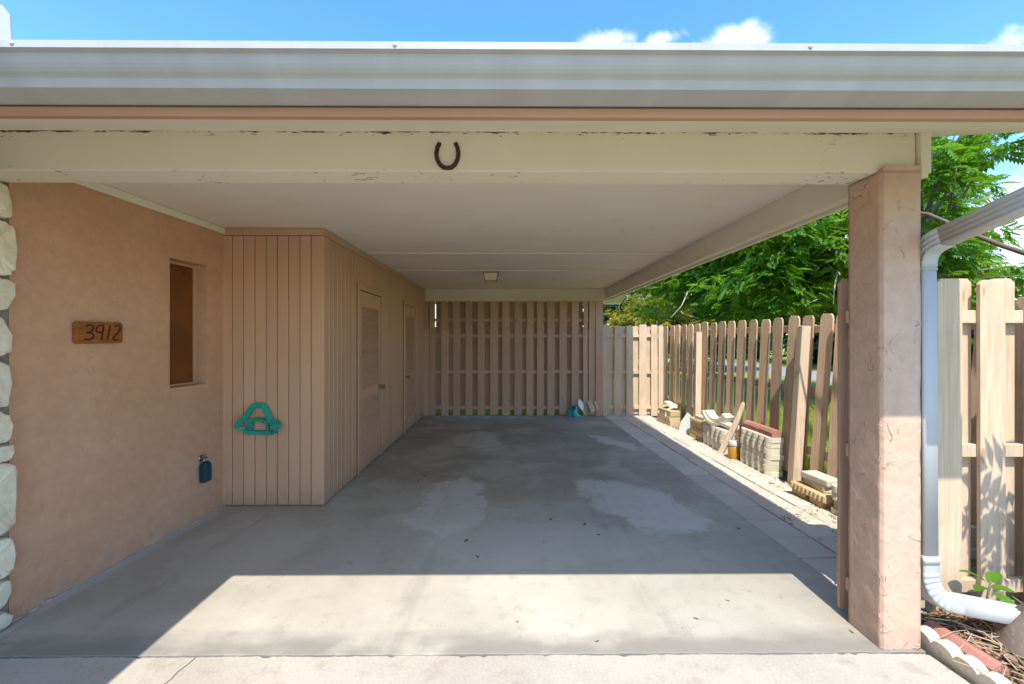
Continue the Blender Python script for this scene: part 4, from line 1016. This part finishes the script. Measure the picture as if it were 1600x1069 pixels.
# hedge-like tree with yellow bloom, far left of the opening
t3 = thing('flowering_tree', 'rounded yellow flowering bush tree behind the back corner of the fence', 'tree', (0, 0, 0))
cs = ell_clumps((5.6, 17.5, 1.9), (2.0, 1.6, 1.5), 75, (.4, .7))
crown(cs, 110, .7, LEAFC, t3)
part('trunk', trunk_mesh((5.6, 17.5, -.1), (5.6, 17.5, 1.0), [tuple(c[0]) for c in cs[:14]], .1), BARK, t3)
t4 = thing('dark_tree', 'dark green tree at the left end of the foliage beside the roof corner', 'tree', (0, 0, 0))
cs = ell_clumps((4.9, 21, 2.2), (1.9, 1.8, 2.0), 80, (.4, .8)); crown(cs, 110, .75, LEAFB, t4)
part('trunk', trunk_mesh((4.9, 21, -.1), (4.9, 21, 1.0), [tuple(c[0]) for c in cs[:14]], .1), BARK, t4)
t5 = thing('dark_tree', 'tall dark tree showing through gaps behind the bright feathery tree', 'tree', (0, 0, 0))
cs = ell_clumps((9.5, 22, 3.2), (3.4, 2.6, 2.9), 150, (.5, .9)); crown(cs, 45, 1.3, LEAFB, t5)
part('trunk', trunk_mesh((9.5, 22, -.1), (9.5, 22, 1.3), [tuple(c[0]) for c in cs[:20]], .16), BARK, t5)
far = [(18.5, 20, 2.2, 'round dark hedge tree beyond the road, nearest one'), (19.5, 27, 2.6, 'round dark hedge tree beyond the road, middle one'), (19, 36, 3.0, 'round dark hedge tree beyond the road, farthest one')]
for x, y, h, lab in far:
    tt = thing('roadside_tree', lab, 'tree', (0, 0, 0), group='trees beyond the road')
    cs = ell_clumps((x, y, h), (2.6, 4.2, h), 90, (.6, 1.1)); crown(cs, 26, 1.9, LEAFB, tt)
    part('trunk', trunk_mesh((x, y, -.1), (x, y, 1.2), [tuple(c[0]) for c in cs[:10]], .14), BARK, tt)
# crooked tree rooted in the mulch bed at the far right
t6 = thing('leaning_tree', 'crooked grey tree rooted in the mulch bed, with one bare branch crossing the sky', 'tree', (0, 0, 0))
b = MB()
p_, r_ = limb([(2.40, 1.97, -.05), (2.44, 1.96, .10), (2.60, 1.94, .32), (2.86, 1.9, .7), (2.98, 1.85, 1.2), (3.05, 1.8, 1.75)], .15, .055, 30)
r_ = [.19, .18, .168, .15, .135, .122, .115, .11, .105, .10] + [.098 - .0022 * i for i in range(20)]; b.tube(p_, r_, 12)
for i_, v_ in enumerate(b.v): q_ = Vector(v_); b.v[i_] = tuple(q_ + Vector((mnoise.noise(q_ * 14), mnoise.noise(q_ * 14 + Vector((5, 0, 0))), .4 * mnoise.noise(q_ * 9))) * .022)
for q in ([(2.40, 1.97, .03), (2.30, 1.86, .03), (2.16, 1.78, .02)], [(2.40, 1.98, .03), (2.28, 2.04, .03), (2.14, 2.03, .01)], [(2.42, 1.95, .03), (2.34, 1.72, .03), (2.22, 1.6, .0)]):
    b.tube(resample(q, 6), [.07, .05, .035, .025, .018, .01], 7)
part('trunk', b, BARK, t6)
BR = m_concrete('red_brown_branch', (.16, .11, .09), (.22, .16, .13), (.12, .07, .05), .05, 40, .5)
b = MB(); b.tube(resample([(3.03, 1.82, 1.6), (3.06, 2.3, 1.86), (3.06, 2.62, 1.98), (3.05, 2.95, 2.20), (3.03, 3.15, 2.36), (3.0, 3.4, 2.46), (2.9, 3.7, 2.5)], 16), [.020 - .0007 * i for i in range(16)], 8); part('branch', b, BR, t6)
b = MB(); b.tube(resample([(3.03, 1.82, 1.5), (2.88, 1.72, 1.9), (2.72, 1.62, 2.1), (2.62, 1.6, 2.12)], 10), [.022 - .0017 * i for i in range(10)], 7)
b.tube(resample([(2.98, 1.85, 1.2), (2.86, 1.75, 1.5), (2.74, 1.70, 1.62), (2.66, 1.68, 1.60)], 8), [.018 - .0018 * i for i in range(8)], 6); part('branch', b, BARK, t6)
LFT = frond_template(3, .16, .05, .11)
crown([((2.66, 1.62, 1.78), .06), ((2.60, 1.66, 1.66), .10), ((2.70, 1.68, 1.58), .10), ((2.58, 1.70, 1.48), .08), ((2.56, 1.74, 1.30), .07)], 300, .85, LEAFA, t6, LFT)
# small plant by the fence foot
sp_ = thing('seedling', 'small bright green leafy seedling at the foot of the shadowbox fence', 'plant', (2.385, 2.20, .055))
def broad_leaf():
    v = []; f = []; n = 6
    for i in range(n + 1):
        t_ = i / n; w = .5 * math.sin(math.pi * min(1, t_ * .92 + .06)) ** .8 * .55; z = .22 * t_ - .42 * t_ * t_
        v += [(t_, -w, z + .10 * w), (t_, 0, z - .03), (t_, w, z + .10 * w)]
    for i in range(n):
        a = 3 * i; f += [(a, a + 3, a + 4, a + 1), (a + 1, a + 4, a + 5, a + 2)]
    return np.array(v), np.array(f)
BL = broad_leaf()
for k, (yw, pt, s_, z) in enumerate(((R(160), -.5, .12, .20), (R(200), -.2, .115, .17), (R(20), -.45, .125, .20), (R(-20), -.1, .115, .18), (R(-80), .1, .11, .16), (R(-110), .2, .10, .13), (R(-50), .25, .10, .12))):
    v, f, t_ = scatter(BL[0], BL[1], np.array([[0, -.01 * k, z]]), np.array([yw]), np.array([pt]), np.array([.1]), np.array([s_ * .85]), np.array([.3 + .1 * k]), .05)
    link('leaf', npmesh('leaf', v, f, LEAFA, True, t_), sp_)
b = MB(); b.tube([(0, 0, -.05), (0, -.01, .1), (0, -.03, .21)], .005, 6); part('stem', b, BARK, sp_)
# grass blades beyond the picket fence
n = 26000
P = np.stack([3.08 + 5.0 * rng.uniform(0, 1, n) ** 1.8, rng.uniform(2.4, 9.6, n), np.full(n, -.06)], -1)
bt = np.array([(-.006, 0, 0), (.006, 0, 0), (.004, .03, .6), (0, .12, 1.0)]) * np.array((1, 1, 1)); bf_ = np.array([(0, 1, 2, 3)])
v, f, t_ = scatter(bt, bf_, P, rng.uniform(0, 6.28, n), np.zeros(n), rng.normal(0, .2, n), rng.uniform(.10, .26, n) * (1 + .4 * (P[:, 0] < 3.35)), rng.uniform(0, 1, n))
v = v.reshape(-1, 4, 3); ctr = P[:, None, :2]; v[..., :2] = ctr + (v[..., :2] - ctr) * 1.0; v = v.reshape(-1, 3)
stuff(tag(link('grass', npmesh('grass', v, f, GRASSB, attr=t_)), 'long yellow green grass behind the picket fence', 'grass'))
# weeds behind the back fence gaps
n = 2500
P = np.stack([rng.uniform(-1.7, 1.7, n), rng.uniform(8.62, 9.3, n), np.full(n, -.06)], -1)
v, f, t_ = scatter(bt, bf_, P, rng.uniform(0, 6.28, n), np.zeros(n), rng.normal(0, .25, n), rng.uniform(.15, .30, n), rng.uniform(0, .6, n))
stuff(tag(link('weeds', npmesh('weeds', v, f, GRASSB, attr=t_)), 'dark weeds showing under the back fence', 'weeds'))

# ------------------------------------------------------------------ mulch bed
bedm = MB()
bm = bmesh.new(); bmesh.ops.create_grid(bm, x_segments=50, y_segments=60, size=.5)
for v in bm.verts:
    x = 2.0 + (v.co.x + .5) * 1.3; y = -.4 + (v.co.y + .5) * 2.70
    v.co = (x, y, .0 + .035 * mnoise.noise(Vector((x * 3, y * 3, 0))) + .012 * mnoise.noise(Vector((x * 14, y * 14, 3))) + .03 * min(1, (x - 2.0) / .3))
for f in bm.faces: f.smooth = True
me = bpy.data.meshes.new('mulch_soil'); bm.to_mesh(me); bm.free()
SOIL = m_concrete('mulch_soil', (.075, .05, .035), (.13, .09, .06), (.04, .03, .02), 0, 60, 1.0)
me.materials.append(SOIL); mul = struct(link('mulch_bed', me))
CHIPM = m_tint('mulch_chips', [(.09, .05, .03), (.22, .13, .07), (.34, .23, .13), (.12, .07, .04), (.42, .31, .19), (.17, .11, .07)])
ct = np.array([(-.5, -.1, 0), (.5, -.09, .02), (.5, .09, .03), (-.5, .1, 0), (0, .0, .09)]); cf = np.array([(0, 1, 4), (1, 2, 4), (2, 3, 4), (3, 0, 4)])
n = 9500; P = np.stack([2.04 + 1.1 * rng.uniform(0, 1, n) ** 1.2, rng.uniform(.6, 2.27, n), np.zeros(n)], -1)
P[:, 2] = [.012 + .035 * mnoise.noise(Vector((p[0] * 3, p[1] * 3, 0))) + .03 * min(1, (p[0] - 2) / .3) + random.uniform(0, .02) for p in P]
v, f, t_ = scatter(ct, cf, P, rng.uniform(0, 6.28, n), rng.normal(0, .3, n), rng.normal(0, .5, n), rng.gamma(3, .009, n) + .010, rng.uniform(0, 1, n), 0)
stuff(tag(link('mulch', npmesh('mulch', v, f, CHIPM, attr=t_)), 'dry brown bark mulch and leaf litter in the bed', 'mulch'))
n = 420; b = MB()
for i in range(n):
    x, y = 2.06 + 1.0 * random.random(), random.uniform(.8, 2.24); a = random.uniform(0, 6.28); L = random.uniform(.05, .22); cvt = jit(.04); z = .03 + .03 * min(1, (x - 2) / .3) + random.uniform(0, .025)
    b.tube([(x, y, z), (x + math.cos(a) * L / 2 - math.sin(a) * cvt, y + math.sin(a) * L / 2 + math.cos(a) * cvt, z + random.uniform(0, .02)), (x + math.cos(a) * L, y + math.sin(a) * L, z + jit(.012))], random.uniform(.0012, .004), 4, caps=False)
TWIG = m_concrete('dry_twig', (.36, .27, .17), (.48, .38, .27), (.2, .13, .08), 0)
stuff(tag(part('dry_twigs', b, TWIG), 'dry pale twigs and roots scattered over the mulch', 'twigs'))
# scalloped edging and red blocks along the driveway
def scallop_edger():
    pts = [(0, -.02)]
    for i in range(6):
        for k in range(9): a = math.pi * k / 8; pts.append((i * .1 + .05 - .05 * math.cos(a), .055 + .034 * math.sin(a)))
    pts.append((.6, -.02)); q = []
    for p_ in pts:
        if not q or abs(q[-1][0] - p_[0]) + abs(q[-1][1] - p_[1]) > 1e-4: q.append(p_)
    b = MB(); b.prism(q, 'y', -.028, .028); return b.mesh('scalloped_edging', EDGER, .006, 2)
SE = scallop_edger()
tag(link('scalloped_edging', SE, None, (2.012, 2.16, -.015), (R(8), 0, R(-88))), 'cream scalloped edging strip set upright between driveway and mulch below the column', 'edging stone')
tag(link('scalloped_edging', SE, None, (2.045, 1.54, -.015), (R(6), 0, R(-82))), 'cream scalloped edging strip nearest the camera beside the driveway', 'edging stone')
RB2 = bullnose(.30, .085, .075, REDB)
tag(link('red_edging_block', RB2, None, (2.098, 2.03, .0), (0, R(8), R(4))), 'pinkish red edging block lying behind the cream scallops in the mulch', 'edging block')

# ------------------------------------------------------------------ litter: pebbles along the stacks, dead leaves on the concrete
bm = bmesh.new(); bmesh.ops.create_icosphere(bm, subdivisions=1, radius=1); pv_ = np.array([v.co[:] for v in bm.verts]); pf_ = np.array([[v.index for v in f.verts] for f in bm.faces]); bm.free()
n = 520; yy = rng.uniform(2.7, 7.6, n); P = np.stack([2.70 - .10 * np.abs(rng.normal(size=n)) + .16 * rng.uniform(0, 1, n), yy, np.full(n, -.012)], -1)
k = 120; P[:k, 1] = rng.normal(4.62, .10, k); P[:k, 0] = rng.normal(2.76, .07, k)
PEB = m_tint('pebble', [(.60, .54, .44), (.40, .30, .2), (.66, .62, .54), (.5, .42, .32)])
v, f, t_ = scatter(pv_ * np.array((1, .8, .6)), pf_, P, rng.uniform(0, 6.28, n), rng.normal(0, .4, n), rng.normal(0, .4, n), rng.gamma(3, .003, n) + .004, rng.uniform(0, 1, n), 0)
stuff(tag(link('pebbles', npmesh('pebbles', v, f, PEB, attr=t_)), 'small pale pebbles and rubble along the foot of the stacks', 'pebbles'))
n = 620; P = np.stack([rng.normal(2.72, .06, n), rng.uniform(2.6, 7.9, n), np.full(n, .0)], -1); k = 200; P[:k, 0] = rng.normal(2.58, .15, k); P[:k, 1] = rng.normal(3.45, .32, k)
v, f, t_ = scatter(ct, cf, P, rng.uniform(0, 6.28, n), rng.normal(0, .2, n), rng.normal(0, .3, n), rng.gamma(2, .007, n) + .006, rng.uniform(0, 1, n), 0)
stuff(tag(link('leaf_litter', npmesh('leaf_litter', v, f, CHIPM, attr=t_)), 'fine brown leaf litter along the sunny edge of the path', 'leaf litter'))
DRY = m_concrete('dry_leaf', (.12, .065, .03), (.20, .12, .05), (.05, .03, .02), .3)
lv = MB(); lv.add([(-.5, 0, .05), (-.2, -.2, .0), (.2, -.17, .02), (.5, 0, .12), (.2, .17, .06), (-.2, .2, .03), (0, 0, .08)], [(0, 1, 6), (1, 2, 6), (2, 3, 6), (3, 4, 6), (4, 5, 6), (5, 0, 6)], True); lvm = lv.mesh('dead_leaf', DRY)
spots = [(800, 1025, .05), (1090, 968, .035), (935, 1003, .03), (1140, 940, .03), (810, 972, .025), (1335, 990, .035), (1010, 1040, .035), (972, 1047, .035),
         (862, 812, .05), (915, 820, .05), (937, 836, .04), (665, 743, .07), (748, 870, .04), (730, 845, .05), (1157, 827, .05), (1240, 820, .05), (885, 768, .05), (655, 752, .05), (1420, 1040, .03), (1385, 1056, .03), (1445, 1055, .03)]
for u, v, s_ in spots:
    y = 690 * 1.465 / (v - 530); x = (u - 797) / 690 * y
    o = link('dead_leaf', lvm, None, (x, y, .001 if y > 2.06 else -.0095), (jit(.1), jit(.1), random.uniform(0, 6.28))); o.scale = (s_ * .9,) * 3
    lit = y < 2.74
    tag(o, 'small curled dead leaf on the driveway apron in front of the slab joint' if y < 2.06 else 'small curled dead leaf on the sunlit patch of carport slab' if lit else 'small curled dead leaf on the shaded carport slab', 'leaf', 'dead leaves on the driveway apron' if y < 2.06 else 'dead leaves on the sunlit slab' if lit else 'dead leaves on the shaded slab')
